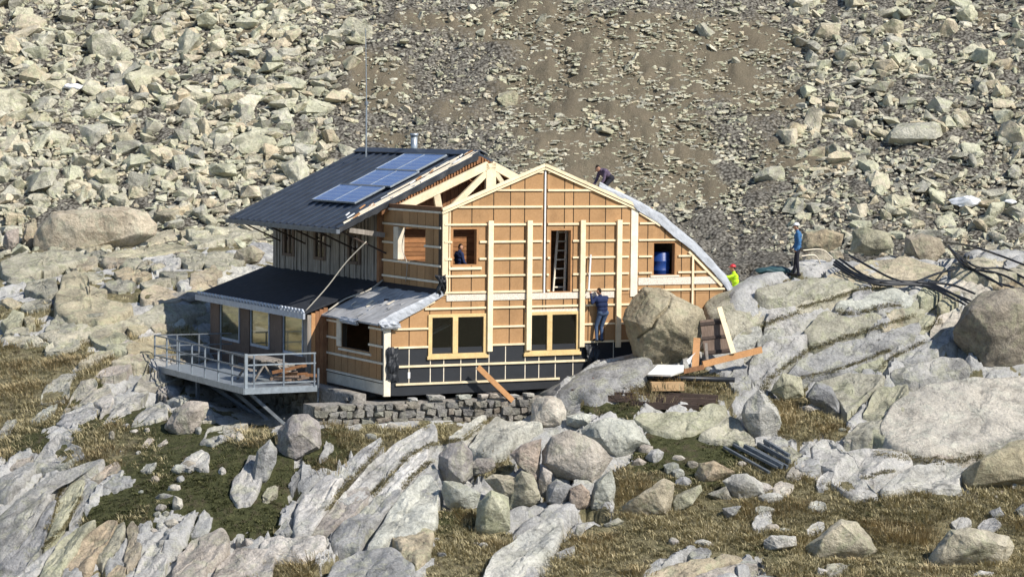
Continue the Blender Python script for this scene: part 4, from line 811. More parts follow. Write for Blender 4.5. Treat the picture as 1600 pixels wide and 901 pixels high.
# ------------------------------------------------------------------ things on and at the hut
def hp(X, Y, Z=0): return tuple(hb(X, Y, Z))
for lab, (X0, X1, Y0, Y1), cells in [('blue solar panel nearest the roof ridge', (3.72, 4.86, 5.75, 9.2), 0), ('middle blue solar panel of the three on the dark roof', (2.62, 3.69, 5.45, 9.0), 0), ('blue solar panel lowest on the roof towards the eave', (1.48, 2.59, 5.8, 9.6), 0)]:
    ang = math.atan(m_); Zc = ZR-m_*(XR-X0)+.10
    t = thing('solar_panel', lab, 'solar panel', hp(X0, Y0, Zc), 0, None); t.rotation_euler = (Matrix.Rotation(TH, 3, 'Z') @ Matrix.Rotation(-ang, 3, 'Y')).to_euler()
    L = (X1-X0)/math.cos(ang); D = Y1-Y0
    for q in range(2): MB().box(.03, L-.03, .03+q*D/2, D/2-.03+q*D/2, .02, .045).build('cell_sheet', M['solar'], t)
    f = MB(); f.box(0, L, 0, .03, 0, .06); f.box(0, L, D-.03, D, 0, .06); f.box(0, .03, .03, D-.03, 0, .06); f.box(L-.03, L, .03, D-.03, 0, .06); f.box(.03, L-.03, D/2-.028, D/2+.028, 0, .055)
    f.build('frame', M['steel'], t)
an = thing('antenna_mast', 'tall thin whip antenna rising behind the hut roof ridge', 'antenna', hp(4.75, 12.4, 6.7), TH)
MB().tube([(0, 0, 0), (0, 0, 2.5)], .028, 6).build('pole', M['steel'], an); MB().tube([(0, 0, 2.5), (-.05, 0, 5.2)], [.02, .012], 6).build('whip', M['steel'], an); MB().box(-.05, .05, -.05, .05, 2.42, 2.56).build('joint', M['steel_dark'], an)
def rope(pts, r, lab, mat='rope', cat='rope', name='rope', grp=None, n=24): 
    o = MB().tube(curve_pts(pts, n), r, 6).build(name, M[mat], None, True); return tag(o, lab, cat, grp)
rope([hp(1.2, 4.2, 4.55), hp(.6, 4.5, 3.85), hp(0, 4.65, 3.05), hp(-.74, 4.75, 2.24)], .022, 'pale rope stretched from the eave down to the porch gutter')
rope([hp(1.95, 4.5, 3.25), hp(1.3, 4.3, 2.92), hp(.6, 4.55, 2.64), hp(-.1, 4.3, 2.30)], .03, 'slack pale rope lying across the joint of the two lower roofs')
rope([hp(1.93, 2.7, 5.1), hp(1.9, 2.9, 4.4), hp(1.9, 2.5, 3.9), hp(1.9, 2.6, 3.3)], .012, 'thin rope hanging in the square upper side opening')
# ladder and barrel and person-sized clutter inside
ld = thing('ladder', 'wooden ladder leaning inside the tall door opening', 'ladder', hp(6.52, .42, 3.0), TH)
for s in (0, .42): MB().beam((-.35+s, .0, 0), (.12+s*.7, .5, 2.5), .07, .05, (0, 1, 0)).build('rail', M['pine_pale'], ld)
for k in range(8):
    f = (k+.6)/8.5; MB().beam((-.35+.47*f, .5*f, 2.5*f), (.07+(.42*.7+.12-.07)*f, .5*f, 2.5*f), .04, .04, (0, 1, 0)).build('rung', M['pine_pale'], ld)
bl = MB(); N_ = 24
prof = [(0, 0), (.30, 0), (.33, .04), (.335, .3), (.35, .32), (.335, .34), (.335, .6), (.35, .62), (.335, .64), (.33, .88), (.29, .93), (0, .93)]
V = []; Fc = []
for r_, z_ in prof: V += [(r_*math.cos(2*math.pi*k/N_), r_*math.sin(2*math.pi*k/N_), z_) for k in range(N_)]
for j in range(len(prof)-1):
    for k in range(N_): Fc.append((j*N_+k, j*N_+(k+1) % N_, (j+1)*N_+(k+1) % N_, (j+1)*N_+k))
bo = MB().add(V, Fc).build('barrel', M['blue'], None, True); bo.location = hp(10.3, .62, 3.35); tag(bo, 'blue plastic barrel standing in the small right-hand opening', 'barrel')
MB().box(9.4, 11.2, .25, 1.2, 2.98, 3.34).build('bench_top', M['darkwood'], hut)
lp = MB().beam((0, 0, 0), (1.25, 0, -1.12), .05, .17, (0, 1, 0)).build('plank', M['orange'], None); lp.location = hp(3.05, -.45, .75); lp.rotation_euler = (0, 0, TH); tag(lp, 'reddish plank leaning against the black base of the gable', 'plank')
ws = MB().box(-.025, .025, -.02, .02, 0, 1.15).build('pale_stick', M['white'], None); ws.location = hp(7.18, -.16, 3.1); ws.rotation_euler = (0, math.radians(3), TH); tag(ws, 'white level upright beside the climbing worker', 'spirit level')

# ------------------------------------------------------------------ terrace
tc = thing('terrace', 'grey steel terrace on struts with open railings beside the porch', 'terrace', HUT, TH)
DZ = .06
MB().prism([(-3.85, 10.9), (-3.85, 2.05), (-1.45, 2.15), (-.75, 4.55), (-.75, 10.9)], 'z', DZ-.06, DZ).build('deck_plate', M['steel'], tc)
MB().box(-3.93, -3.852, 2.0, 10.95, DZ-.17, DZ+.03).build('edge_beam', M['steel'], tc)
MB().beam((-3.9, 2.02, DZ-.07), (-1.4, 2.12, DZ-.07), .20, .07).build('edge_beam', M['steel'], tc)
ys = [10.85-k*1.255 for k in range(8)]
for Y in ys[:-1]: MB().box(-3.84, -3.79, Y-.025, Y+.025, DZ, 1.08).build('railing_post', M['rail'], tc)
MB().box(-3.86, -3.77, 2.05, 2.14, DZ, 1.16).build('corner_post', M['steel'], tc)
for z in (1.09, .72, .40): MB().box(-3.835, -3.795, 2.14, 10.85, z-.02, z+.02).build('rail', M['rail'], tc)
for Xk in (-3.55, -2.55, -1.5): MB().box(Xk-.025, Xk+.025, 2.06, 2.11, DZ, 1.10).build('railing_post', M['rail'], tc)
for z in (1.12, .80, .22): MB().box(-3.77, -1.45, 2.07, 2.105, z-.022, z+.022).build('rail', M['steel'], tc)
MB().tube([(-1.32, 2.2, -.55), (-1.32, 2.2, .62)], .04, 8).build('railing_post', M['steel_dark'], tc)
for Xk in (-3.0, -2.2, -1.4): MB().box(Xk-.025, Xk+.025, 10.83, 10.88, DZ, 1.08).build('railing_post', M['steel_dark'], tc)
for z in (1.09, .72, .40): MB().box(-3.79, -1.0, 10.835, 10.875, z-.02, z+.02).build('rail', M['steel_dark'], tc)
for (a, b) in [((-3.5, 7.4, -.05), (-3.5, 7.4, -1.5)), ((-3.6, 6.2, -.05), (-1.1, 5.4, -2.2)), ((-3.6, 4.4, -.05), (-1.1, 3.6, -2.3)), ((-3.6, 2.6, -.05), (-1.2, 2.4, -2.2)), ((-3.6, 6.8, -.05), (-1.4, 3.4, -2.0))]:
    MB().beam(a, b, .14, .10, (0, 1, 0)).build('brace', M['steel_dark'], tc)
for Y in (2.6, 4.4, 6.2, 8.2, 10.2): MB().box(-3.84, -.8, Y-.05, Y+.05, DZ-.2, DZ-.065).build('cross_beam', M['steel_dark'], tc)
# bench, table and leftover boards on the terrace
bn = thing('bench', 'long weathered bench along the porch wall on the terrace', 'bench', hp(-1.35, 7.0, DZ), TH)
MB().box(-.2, .2, -2.4, 3.0, .42, .47).build('seat', M['greywood'], bn)
for Y in (-2.2, .2, 2.7): MB().box(-.15, .15, Y-.04, Y+.04, 0, .42).build('leg', M['greywood'], bn)
tb = thing('picnic_table', 'weathered grey picnic table on the terrace near its corner post', 'table', hp(-2.35, 4.4, DZ), TH)
for k in range(4): MB().box(-.40+k*.2, -.215+k*.2, -.9, .9, .70, .745).build('top_board', M['greywood'], tb)
for Y in (-.7, .7):
    for s in (-1, 1): MB().beam((s*.62, Y, 0), (s*.15, Y, .70), .09, .05, (0, 1, 0)).build('leg', M['greywood'], tb)
for s in (-1, 1): MB().box(s*.68-.12, s*.68+.12, -.9, .9, .40, .445).build('bench_board', M['greywood'], tb)
for k in range(7):
    a = R.uniform(-.6, .6); o = MB().beam((-.55, 0, 0), (.55, 0, R.uniform(-.1, .25)), .10, .06).build('scrap_board', M[R.choice(['brown', 'oldpost', 'greywood'])], None)
    o.location = hp(-1.9+R.uniform(-.35, .35), 2.75+R.uniform(-.3, .4), DZ+.10+.05*k); o.rotation_euler = (0, 0, TH+a); tag(o, 'brown scrap board in the loose heap on the terrace', 'board', 'scrap boards on the terrace')
# ------------------------------------------------------------------ rock builders
def smooth_closed(P, n, seed, wob):
    P = np.array(P, float); s = np.r_[0, np.cumsum(np.linalg.norm(np.diff(np.r_[P, P[:1]], axis=0), axis=1))]; L = s[-1]
    t = np.linspace(0, L, n, endpoint=False); Q = np.r_[P, P[:1]]
    X = np.c_[np.interp(t, s, Q[:, 0]), np.interp(t, s, Q[:, 1])]
    X = .5*X+.25*(np.roll(X, 1, 0)+np.roll(X, -1, 0))
    a = np.linspace(0, 2*np.pi, n, endpoint=False)
    d = fbm(np.c_[np.cos(a)*2.2+seed, np.sin(a)*2.2, np.full(n, seed*.37)], 3, .42)
    c = X.mean(0); N_ = X-c; N_ /= np.linalg.norm(N_, axis=1)[:, None]+1e-6
    return X + N_*(d*wob*math.sqrt(L))[:, None]
PROF = [(-.03, None), (-.012, -.75), (0.0, -.38), (.015, -.16), (.04, -.05), (.09, .0), (.16, .03), (.25, .05), (.36, .06), (.48, .07), (.60, .07), (.72, .07), (.84, .07), (.95, .07)]
def slab(poly, h, mat, label, cat='rock', name='rock_slab', seed=0, n=72, dip=0.0, rough=1.0, group=None, flat=.6):
    px = smooth_closed(poly, n, seed+.5, .22); COVER.append(np.array(poly, float))
    B = hit(px[:, 0], px[:, 1], lift=h*.7)
    A = np.c_[B[:, 0], B[:, 1], np.ones(n)]; co = np.linalg.lstsq(A, B[:, 2], rcond=None)[0]
    C = B.mean(0); size = math.sqrt(max(.05, abs(.5*np.sum(B[:, 0]*np.roll(B[:, 1], -1)-B[:, 1]*np.roll(B[:, 0], -1)))))
    V = []
    for s, dz in PROF:
        xy = B[:, :2]*(1-s)+C[:2]*s
        pl = xy @ co[:2] + co[2]; gz = tz(xy[:, 0], xy[:, 1])+h*.7
        zt = flat*pl+(1-flat)*gz+dip*(xy[:, 0]-C[0])
        z_ = zt + h*.9*dz if dz is not None else np.minimum(zt-h, tz(xy[:, 0], xy[:, 1]))-.7
        Q3 = np.c_[xy, z_]
        k = 0 if dz is None else min(1, max(.06, s*4.5))
        sx_ = xy[:, 0]*.55+xy[:, 1]*.83; sy_ = -xy[:, 0]*.83+xy[:, 1]*.55
        big = fbm(np.c_[xy/1.5, np.full(n, seed*1.3)], 4, .55)*.085*min(1.6, size)
        rid = -np.clip(.16-np.abs(pn(np.c_[sx_/2.4, sy_/.42, np.full(n, seed+2.0)])), 0, 1)*.75
        stp = np.floor(pn(np.c_[sx_/3.4, sy_/.75, np.full(n, seed+7.0)])*5)/5*.22
        fin = fbm(np.c_[xy/.35, z_/.35+seed], 3, .6)*.035
        Q3[:, 2] += (big+rid*.5*min(1, size)+stp*min(1, size/1.5)+fin)*rough*k
        Q3[:, :2] += np.c_[pn(np.c_[xy/.5, np.full(n, seed+11)]), pn(np.c_[xy/.5, np.full(n, seed+15)])]*(.04 if dz is not None and s > .03 else 0)
        V.append(Q3)
    V = np.concatenate(V); cz = V[-n:].mean(0); V = np.r_[V, cz[None]]
    m = len(PROF); Fc = [(r_*n+i, r_*n+(i+1) % n, (r_+1)*n+(i+1) % n, (r_+1)*n+i) for r_ in range(m-1) for i in range(n)]
    Fc += [((m-1)*n+i, (m-1)*n+(i+1) % n, m*n) for i in range(n)]
    o_ = np.array([C[0], C[1], tz(C[0], C[1])])
    me_ = mesh(name, V-o_, Fc, True)
    bm = bmesh.new(); bm.from_mesh(me_); bmesh.ops.recalc_face_normals(bm, faces=bm.faces)
    if sum(f.normal.z for f in bm.faces if f.calc_center_median().z > 0) < 0: bmesh.ops.reverse_faces(bm, faces=bm.faces)
    bm.to_mesh(me_); bm.free(); me_.set_sharp_from_angle(angle=math.radians(30))
    o = link(name, me_, M[mat]); o.location = o_; return tag(o, label, cat, group)
def hull_mesh(name, P, cuts, seed, amp, smooth_it=2, sharp=38):
    bm = bmesh.new()
    for p in P: bm.verts.new(tuple(p))
    r_ = bmesh.ops.convex_hull(bm, input=bm.verts)
    bmesh.ops.delete(bm, geom=list({v for v in r_['geom_interior']+r_['geom_unused'] if isinstance(v, bmesh.types.BMVert)}), context='VERTS')
    bmesh.ops.dissolve_limit(bm, angle_limit=math.radians(9), verts=bm.verts, edges=bm.edges)
    bmesh.ops.triangulate(bm, faces=bm.faces)
    for c in range(cuts):
        L = np.mean([e.calc_length() for e in bm.edges])
        bmesh.ops.subdivide_edges(bm, edges=[e for e in bm.edges if e.calc_length() > L*.55], cuts=1, use_grid_fill=True)
        bmesh.ops.triangulate(bm, faces=bm.faces)
        bmesh.ops.smooth_vert(bm, verts=bm.verts, factor=.06 if c else .03, use_axis_x=True, use_axis_y=True, use_axis_z=True)
    if amp:
        bm.normal_update(); vs = list(bm.verts); X = np.array([v.co for v in vs]); s = max(X.max(0)-X.min(0))
        d = fbm(X/s*2.6+seed, 4, .55)*amp*s; d2 = -np.clip(.07-np.abs(pn(X/s*1.7+seed*2.1)), 0, 1)*amp*s*3.5
        for v, a, b in zip(vs, d, d2): v.co += v.normal*(a+b)
    bmesh.ops.recalc_face_normals(bm, faces=bm.faces)
    me_ = bpy.data.meshes.new(name); bm.to_mesh(me_); bm.free()
    me_.polygons.foreach_set('use_smooth', [True]*len(me_.polygons)); me_.set_sharp_from_angle(angle=math.radians(sharp)); return me_
def boulder(poly, mat, label, seed=0, depth=None, thick=.85, name='boulder', cat='boulder', sink=.06, group=None, cuts=4, amp=.028, near=66.0, crack=None):
    poly = np.array(poly, float); COVER.append(poly); rs = np.random.RandomState(int(seed*10)+3)
    lo, hi = poly.min(0), poly.max(0); bx = poly[np.argsort(-poly[:, 1])[:3]].mean(0)
    if depth is None: depth = hit(bx[0], hi[1]-2, near=near)[0][1]
    sc = (depth+80)/F; T = thick*min(hi[0]-lo[0], hi[1]-lo[1])*sc*1.15
    yc = depth+T*.45
    c = (lo+hi)/2; P = []; n_ = len(poly)
    for k in range(n_):
        q = poly[k]; P.append(at(q[0], q[1], yc+T*rs.uniform(-.18, .12)))
        if rs.rand() < .5: f_ = rs.uniform(.62, .88); q2 = c+(q-c)*f_; P.append(at(q2[0], q2[1], yc-T*rs.uniform(.30, .48)))
        if rs.rand() < .5: continue
        f_ = rs.uniform(.6, .95); q2 = c+(q-c)*f_; P.append(at(q2[0], q2[1], yc+T*rs.uniform(.3, .55)))
    for k in range(3): q2 = c+(hi-lo)*rs.uniform(-.24, .24, 2); P.append(at(q2[0], q2[1], yc-T*rs.uniform(.46, .56)))
    P = np.array(P); o_ = np.array([P[:, 0].mean(), P[:, 1].mean(), P[:, 2].min()])
    # keep the foot broad so that it sits in the ground
    ft = P[P[:, 2] < P[:, 2].min()+.3*(np.ptp(P[:, 2]))].copy(); ft[:, 2] -= sink*np.ptp(P[:, 2]); P = np.r_[P, ft]
    me_ = hull_mesh(name, P-o_, cuts, seed+1.1, amp)
    if crack is not None:                    # an open crack runs through the block
        X = np.array([v.co for v in me_.vertices]); u_, v_ = project(X+o_); Cc = np.array(crack, float); dmin = np.full(len(X), 9e9)
        for a_, b_ in zip(Cc, Cc[1:]):
            ab = b_-a_; t_ = np.clip(((u_-a_[0])*ab[0]+(v_-a_[1])*ab[1])/(ab @ ab), 0, 1); dmin = np.minimum(dmin, np.hypot(u_-a_[0]-t_*ab[0], v_-a_[1]-t_*ab[1]))
        X[:, 1] += np.where(X[:, 1] < X[:, 1].mean(), .22*np.exp(-(dmin/1.9)**2), 0); me_.vertices.foreach_set('co', X.ravel()); me_.update()
    o = link(name, me_, M[mat]); o.location = o_; return tag(o, label, cat, group)

TONE = {'rock': 'grey', 'rock_warm': 'lichen-tinted', 'rock_pale': 'whitish', 'rock_pink': 'pinkish', 'rock_tan': 'tan'}
def slab_label(mt, P_, place):               # size, shape and tone of this slab, then where it lies
    P_ = np.array(P_, float); P_ = P_-P_.mean(0); u = np.linalg.svd(P_, full_matrices=False)[1]; w_ = np.ptp(P_, axis=0).max()
    return f"{'big' if w_ > 85 else 'mid-sized' if w_ > 38 else 'small'} {'long narrow' if u[0] > 2.4*u[1] else 'broad'} {TONE[mt]} granite slab {place}"
sd = 0; COVER = []
for lst, lab, grp in ((SL, None, None), (SR, L3, G3), (S9, L4, G4)):
    for t, pts, h, mt in lst:
        if mt == 'rock_pale' and t == 9: mt = 'rock_warm'
        sd += 1.37; P_ = tr_(t, pts)
        lb, gp = (lab, grp) if lab else ((L1, G1) if t in (1, 2) else (L2, G2))
        slab(P_, h*{1: .55, 2: .65}.get(t, .85), mt, slab_label(mt, P_, lb), seed=sd, group=gp, dip={1: .07, 2: .12, 3: .08, 4: .08}.get(t, 0), flat=.45 if t in (1, 2) else .6)
for k_, P_ in enumerate([[(1290, 428), (1340, 408), (1420, 402), (1480, 416), (1440, 434), (1350, 442)], [(1482, 400), (1540, 388), (1640, 386), (1640, 432), (1540, 442), (1490, 428)], [(1180, 450), (1240, 434), (1300, 432), (1340, 442), (1280, 458), (1200, 466)]]): slab(P_, .3, 'rock_warm', slab_label('rock_warm', P_, L3), seed=90+k_, group=G3)
slab([(1368, 668), (1395, 628), (1440, 602), (1520, 588), (1600, 582), (1660, 590), (1660, 700), (1560, 690), (1440, 702), (1395, 692)], .5, 'rock_pale', 'big smooth whitish granite dome beneath the round boulder', seed=77, rough=.9)
slab([(815, 612), (868, 584), (905, 562), (990, 534), (1020, 560), (1005, 590), (975, 600), (935, 617), (888, 610), (850, 618)], .45, 'rock', 'smooth grey ramp of rock under the cracked boulder', seed=81, rough=.45)
# named boulders
LB = ('boulder in the jumble below the white cap rock', 'boulder beside the field of dry grass')
for P_, mt, lab, s_, dp, th in BD:
    if 15 <= s_ <= 25: P_ = np.array(P_); P_ = P_.mean(0)+(P_-P_.mean(0))*1.14
    boulder(P_, mt, lab or f"{TONE[mt]} {'squat' if np.ptp(np.array(P_)[:, 0]) > 1.15*np.ptp(np.array(P_)[:, 1]) else 'upright'} {LB[0] if P_[0][0] < 1000 and P_[0][1] < 840 else LB[1]}", s_, dp, th, group=None if lab else 'tumbled boulders below the hut', cuts=5 if s_ == 3 else 4, crack=[(1052, 452), (1044, 480), (1026, 498), (1020, 512), (998, 528)] if s_ == 3 else None)
# smaller outcrops of the same granite between the traced slabs
def fill(reg, N_, smin, smax, ang, asp, mats, label, group, seed, h=.22):
    r_ = np.random.RandomState(seed); made = 0; tr2 = 0; reg = np.array(reg, float); lo, hi = reg.min(0), reg.max(0)
    while made < N_ and tr2 < N_*30:
        tr2 += 1; x_, y_ = r_.uniform(lo, hi); X = np.array([x_]); Y = np.array([y_])
        if not inpoly(X, Y, reg, 1)[0] or any(inpoly(X, Y, P_, 1.05)[0] for P_ in COVER): continue
        s_ = r_.uniform(smin, smax); a = math.radians(ang+r_.normal()*12); k = r_.randint(6, 9); t = np.linspace(0, 2*np.pi, k, endpoint=False)+r_.uniform(0, .8); q = r_.uniform(.7, 1.15, k)
        ex = np.c_[np.cos(t)*q*s_*asp, np.sin(t)*q*s_]; P_ = np.c_[x_+ex[:, 0]*math.cos(a)+ex[:, 1]*math.sin(a), y_-ex[:, 0]*math.sin(a)+ex[:, 1]*math.cos(a)]
        slab(P_, h*r_.uniform(.7, 1.5), mats[made % len(mats)], slab_label(mats[made % len(mats)], P_, label), seed=seed+made*.73, n=36, group=group); made += 1
#fill([(0, 600), (330, 590), (480, 690), (400, 880), (0, 880)], 10, 6, 12, 40, 1.7, ['rock', 'rock_pale', 'rock'], L1, G1, 301, .18)
#fill([(420, 880), (500, 700), (700, 670), (1000, 690), (1060, 760), (900, 900), (430, 905)], 24, 8, 17, 42, 1.6, ['rock_pale', 'rock', 'rock_pink'], L2, G2, 302, .22)
fill([(1130, 460), (1250, 440), (1600, 400), (1600, 480), (1480, 500), (1400, 590), (1240, 640), (1180, 560)], 8, 7, 15, 26, 2.2, ['rock_warm', 'rock', 'rock_pale', 'rock_warm'], L3, G3, 303, .2)
fill([(0, 400), (420, 380), (320, 560), (180, 560), (0, 545)], 30, 6, 16, 8, 2.8, ['rock_warm', 'rock_tan', 'rock_warm', 'rock_pale'], L4, G4, 304, .18)
fill([(1240, 660), (1600, 700), (1600, 900), (1000, 900), (1120, 790)], 12, 6, 12, 20, 1.9, ['rock', 'rock_pale'], 'breaking through the field of dry grass', 'low slabs in the dry grass', 305, .14)
# stones of the tumbled rows
ST = []
for t, x_, y_, w_, h_ in [(5, 890, 450, 130, 95), (5, 1000, 520, 120, 90), (5, 1040, 465, 110, 50), (5, 1130, 500, 70, 55), (5, 1040, 560, 90, 70), (5, 790, 490, 100, 60), (5, 1070, 610, 100, 70), (5, 830, 400, 110, 70),
                          (6, 1560, 310, 110, 70), (6, 1590, 380, 80, 60), (8, 300, 505, 120, 60), (8, 340, 590, 90, 45), (8, 330, 440, 130, 60), (8, 290, 390, 110, 70), (8, 400, 600, 60, 30), (8, 20, 670, 60, 30),
                          (2, 1090, 165, 80, 60), (2, 1030, 220, 110, 60), (2, 1105, 265, 75, 110), (2, 1010, 290, 80, 70), (2, 1075, 385, 100, 60), (2, 985, 330, 60, 50), (2, 1070, 445, 110, 70), (2, 960, 435, 50, 40), (2, 1000, 400, 60, 60), (2, 1040, 330, 60, 50), (2, 1110, 45, 80, 70), (2, 1190, 20, 100, 60), (2, 1130, 110, 70, 50), (2, 1010, 520, 80, 80),
                          (2, 1390, 60, 60, 60), (2, 970, 110, 60, 50), (2, 770, 80, 40, 30), (2, 880, 190, 40, 30), (2, 1500, 500, 60, 60), (2, 1550, 510, 80, 70), (1, 760, 625, 30, 25), (1, 865, 635, 40, 50), (1, 790, 460, 40, 35), (1, 700, 520, 40, 60), (1, 920, 490, 40, 40), (1, 840, 495, 60, 30), (1, 1380, 545, 60, 70), (1, 1450, 530, 40, 50), (1, 1500, 530, 60, 70), (1, 1240, 490, 50, 60),
                          (6, 1200, 510, 130, 50), (6, 1010, 500, 80, 60), (4, 1420, 520, 60, 50), (4, 1160, 580, 80, 35), (4, 1370, 510, 40, 30), (8, 1490, 410, 22, 20), (8, 1460, 435, 20, 20), (8, 690, 100, 50, 25), (8, 740, 155, 90, 30), (8, 190, 270, 50, 30), (8, 500, 290, 80, 25), (3, 720, 330, 90, 50), (3, 850, 265, 90, 45)]:
    a, b = tr_(t, [(x_, y_)])[0]; ST.append((a, b, w_/OFF[t][2], h_/OFF[t][2]))
rs = np.random.RandomState(11)
def blob_px(x_, y_, w_, h_, n=9):
    a = np.linspace(0, 2*np.pi, n, endpoint=False)+rs.uniform(0, 1); r_ = rs.uniform(.75, 1.12, n)
    return np.c_[x_+np.cos(a)*r_*w_/2, y_+np.sin(a)*r_*h_/2]
for k, (x_, y_, w_, h_) in enumerate(ST):
    boulder(blob_px(x_, y_, w_, h_), ['rock_pale', 'rock', 'rock_pale', 'rock_pink'][k % 4], f"small {['whitish', 'grey', 'whitish', 'pinkish'][k % 4]} stone {'in the short stone row on the green turf' if x_ < 420 and y_ > 720 else 'on the turf below the terrace' if x_ < 500 else 'in the tumbled row by the smooth tan boulder' if x_ < 1180 else 'on the turf beside the steel tubes'}", 100+k*1.7, None, .9, 'stone', 'stone', group='loose stones on the slope', cuts=2, sink=.25)
for P_, mt, s_ in [(tr_(9, [(10, 230), (30, 150), (110, 130), (110, 220), (50, 280)]), 'rock_pink', 51), (tr_(9, [(120, 200), (150, 110), (210, 80), (215, 180), (180, 262), (140, 262)]), 'rock_tan', 52), (tr_(9, [(860, 115), (870, 40), (1020, 20), (1025, 110), (960, 135)]), 'rock_warm', 53), (tr_(9, [(940, 540), (980, 500), (1090, 490), (1150, 510), (1120, 550), (1010, 562)]), 'rock', 54), (tr_(9, [(440, 690), (480, 620), (590, 610), (600, 685), (500, 697)]), 'rock_warm', 55)]:
    boulder(P_, mt, 'grey boulder standing on the flat slabs left of the porch', s_, None, .8, group='boulders on the left bench')
boulder(tr_(9, [(195, 250), (195, 180), (240, 100), (300, 50), (420, 30), (560, 20), (700, 10), (840, 50), (890, 110), (880, 170), (720, 195), (640, 185), (470, 212), (360, 248)]), 'rock_long', 'huge long tan boulder at the foot of the scree left of the hut', 56, 33.0, .9, sink=.3)
boulder(tr_(9, [(1310, 322), (1340, 260), (1430, 225), (1510, 270), (1470, 322), (1370, 337)]), 'rock_tan', 'yellowish boulder just left of the hut upper wall', 57, None, .8)
for P_, lab, mt, s_, dp in [([(1412, 395), (1415, 370), (1440, 364), (1470, 372), (1478, 392), (1462, 410), (1440, 412)], 'squared tan boulder carrying the black hoses', 'rock_tan', 61, 10), ([(1328, 392), (1332, 358), (1350, 355), (1392, 364), (1398, 385), (1370, 395)], 'boulder with pale faces behind the hose loops', 'rock_warm', 62, 12),
                        ([(1250, 390), (1255, 362), (1290, 358), (1318, 366), (1316, 384), (1290, 395)], 'brownish boulder behind the man in the blue jacket', 'rock_tan', 63, 13), ([(1250, 415), (1262, 393), (1290, 390), (1302, 402), (1290, 420), (1262, 424)], 'orange-brown boulder beside the man in the blue jacket', 'rock_tan', 64, 8.5)]:
    boulder(P_, mt, lab, s_, dp, .8)

# ------------------------------------------------------------------ talus
def proto(seed, cuts, amp, name):
    r_ = np.random.RandomState(seed); n = r_.randint(9, 15); P = r_.normal(size=(n, 3)); P /= np.linalg.norm(P, axis=1)[:, None]
    P = np.sign(P)*np.abs(P)**.7*np.array([1, r_.uniform(.65, .95), r_.uniform(.5, .85)])*.5; return hull_mesh(name, P, cuts, seed, amp, sharp=30)
hi_p = [proto(k+1, 3, .05, 'boulder') for k in range(14)]
BIG = [(170, 65, 82, 70), (292, 65, 70, 58), (10, 155, 60, 92), (230, 122, 78, 46), (310, 150, 52, 40), (62, 280, 80, 70), (110, 270, 40, 44), (400, 215, 82, 54), (340, 265, 78, 46), (393, 265, 36, 44), (318, 200, 34, 44), (555, 45, 62, 46), (630, 60, 32, 26), (526, 66, 30, 20), (460, 265, 55, 62), (442, 182, 44, 42), (478, 212, 44, 44), (515, 210, 40, 40), (790, 150, 48, 46), (750, 42, 30, 34), (1102, 45, 42, 36), (1128, 58, 26, 24), (1112, 72, 30, 14), (1240, 205, 56, 56), (1272, 186, 36, 46), (1302, 236, 36, 34), (1205, 272, 52, 46), (1478, 40, 44, 52), (1528, 68, 40, 26), (1390, 16, 40, 24), (1290, 42, 56, 40), (1268, 88, 32, 36), (1470, 160, 42, 50), (1432, 206, 96, 62), (1370, 280, 46, 46), (1466, 302, 42, 48), (1586, 205, 60, 80), (1436, 100, 44, 32), (845, 28, 32, 22), (235, 76, 36, 30), (106, 25, 40, 46), (40, 45, 56, 44), (20, 70, 40, 40), (55, 115, 60, 44), (140, 205, 60, 50), (330, 30, 70, 34), (310, 8, 40, 20), (70, 62, 40, 34), (100, 90, 36, 24), (265, 155, 40, 36), (210, 165, 44, 34), (180, 215, 50, 30), (270, 220, 40, 26), (430, 235, 44, 40), (500, 245, 40, 36), (60, 220, 46, 36), (20, 250, 40, 34), (20, 300, 50, 34), (130, 300, 44, 34), (210, 300, 40, 30), (290, 300, 46, 30), (250, 270, 40, 34), (1440, 290, 40, 30), (1520, 230, 40, 28), (1490, 275, 40, 26), (1325, 200, 36, 28), (1345, 120, 40, 26), (1400, 62, 36, 26), (1560, 110, 36, 26), (1330, 70, 44, 24), (945, 200, 30, 18), (955, 15, 30, 18), (1148, 92, 20, 26), (1170, 80, 30, 22), (730, 300, 26, 22), (1350, 240, 30, 26), (1540, 345, 50, 34), (1480, 345, 40, 30), (1410, 330, 40, 28), (1590, 330, 36, 34), (1560, 300, 36, 24), (1505, 190, 40, 30), (20, 340, 50, 36), (270, 335, 44, 36), (310, 330, 40, 34), (30, 20, 44, 30), (420, 300, 40, 34), (545, 150, 30, 24), (360, 130, 44, 30), (420, 140, 40, 26)]
tal_items = []
for x_, y_, w_, h_ in BIG: tal_items.append((x_, y_, w_, h_, True))
def dens(x_, y_):                            # how stony: big blocks on the left and right, soil in the middle
    d = 1.0
    if 520 < x_ < 660 and 60 < y_ < 240: d = .45
    if 640 <= x_ < 830: d = .9 if (x_-640)*.9 + 40 < y_ + 120 else .75
    if 800 < x_ < 1240: d = .26+.5*max(0, 1-abs(x_-1150-(y_-200)*.25)/60)*.8
    if x_ >= 1240: d = .9
    return d
tries = 0
while len(tal_items) < 13000 and tries < 80000:
    tries += 1; x_, y_ = rs.uniform(-60, 1660), rs.uniform(-40, 400)
    if rs.rand() > dens(x_, y_): continue
    if x_ < 560: s_ = 9.5*math.exp(rs.normal()*.66)+2.5
    elif x_ < 1230: s_ = 4.6*math.exp(rs.normal()*.55)+1
    else: s_ = 7.5*math.exp(rs.normal()*.64)+2
    s_ = min(s_, 44 if not 640 < x_ < 1230 else 18)
    tal_items.append((x_, y_, s_*rs.uniform(.9, 1.35), s_*rs.uniform(.65, 1.0), False))
TI = np.array([t[:4] for t in tal_items]); HP = hit(TI[:, 0], np.minimum(TI[:, 1]+TI[:, 3]*.35, 5000), near=94)
keep = np.where((HP[:, 1] > 30.5) | ((HP[:, 0] > 5) & (HP[:, 1] > 14)))[0]
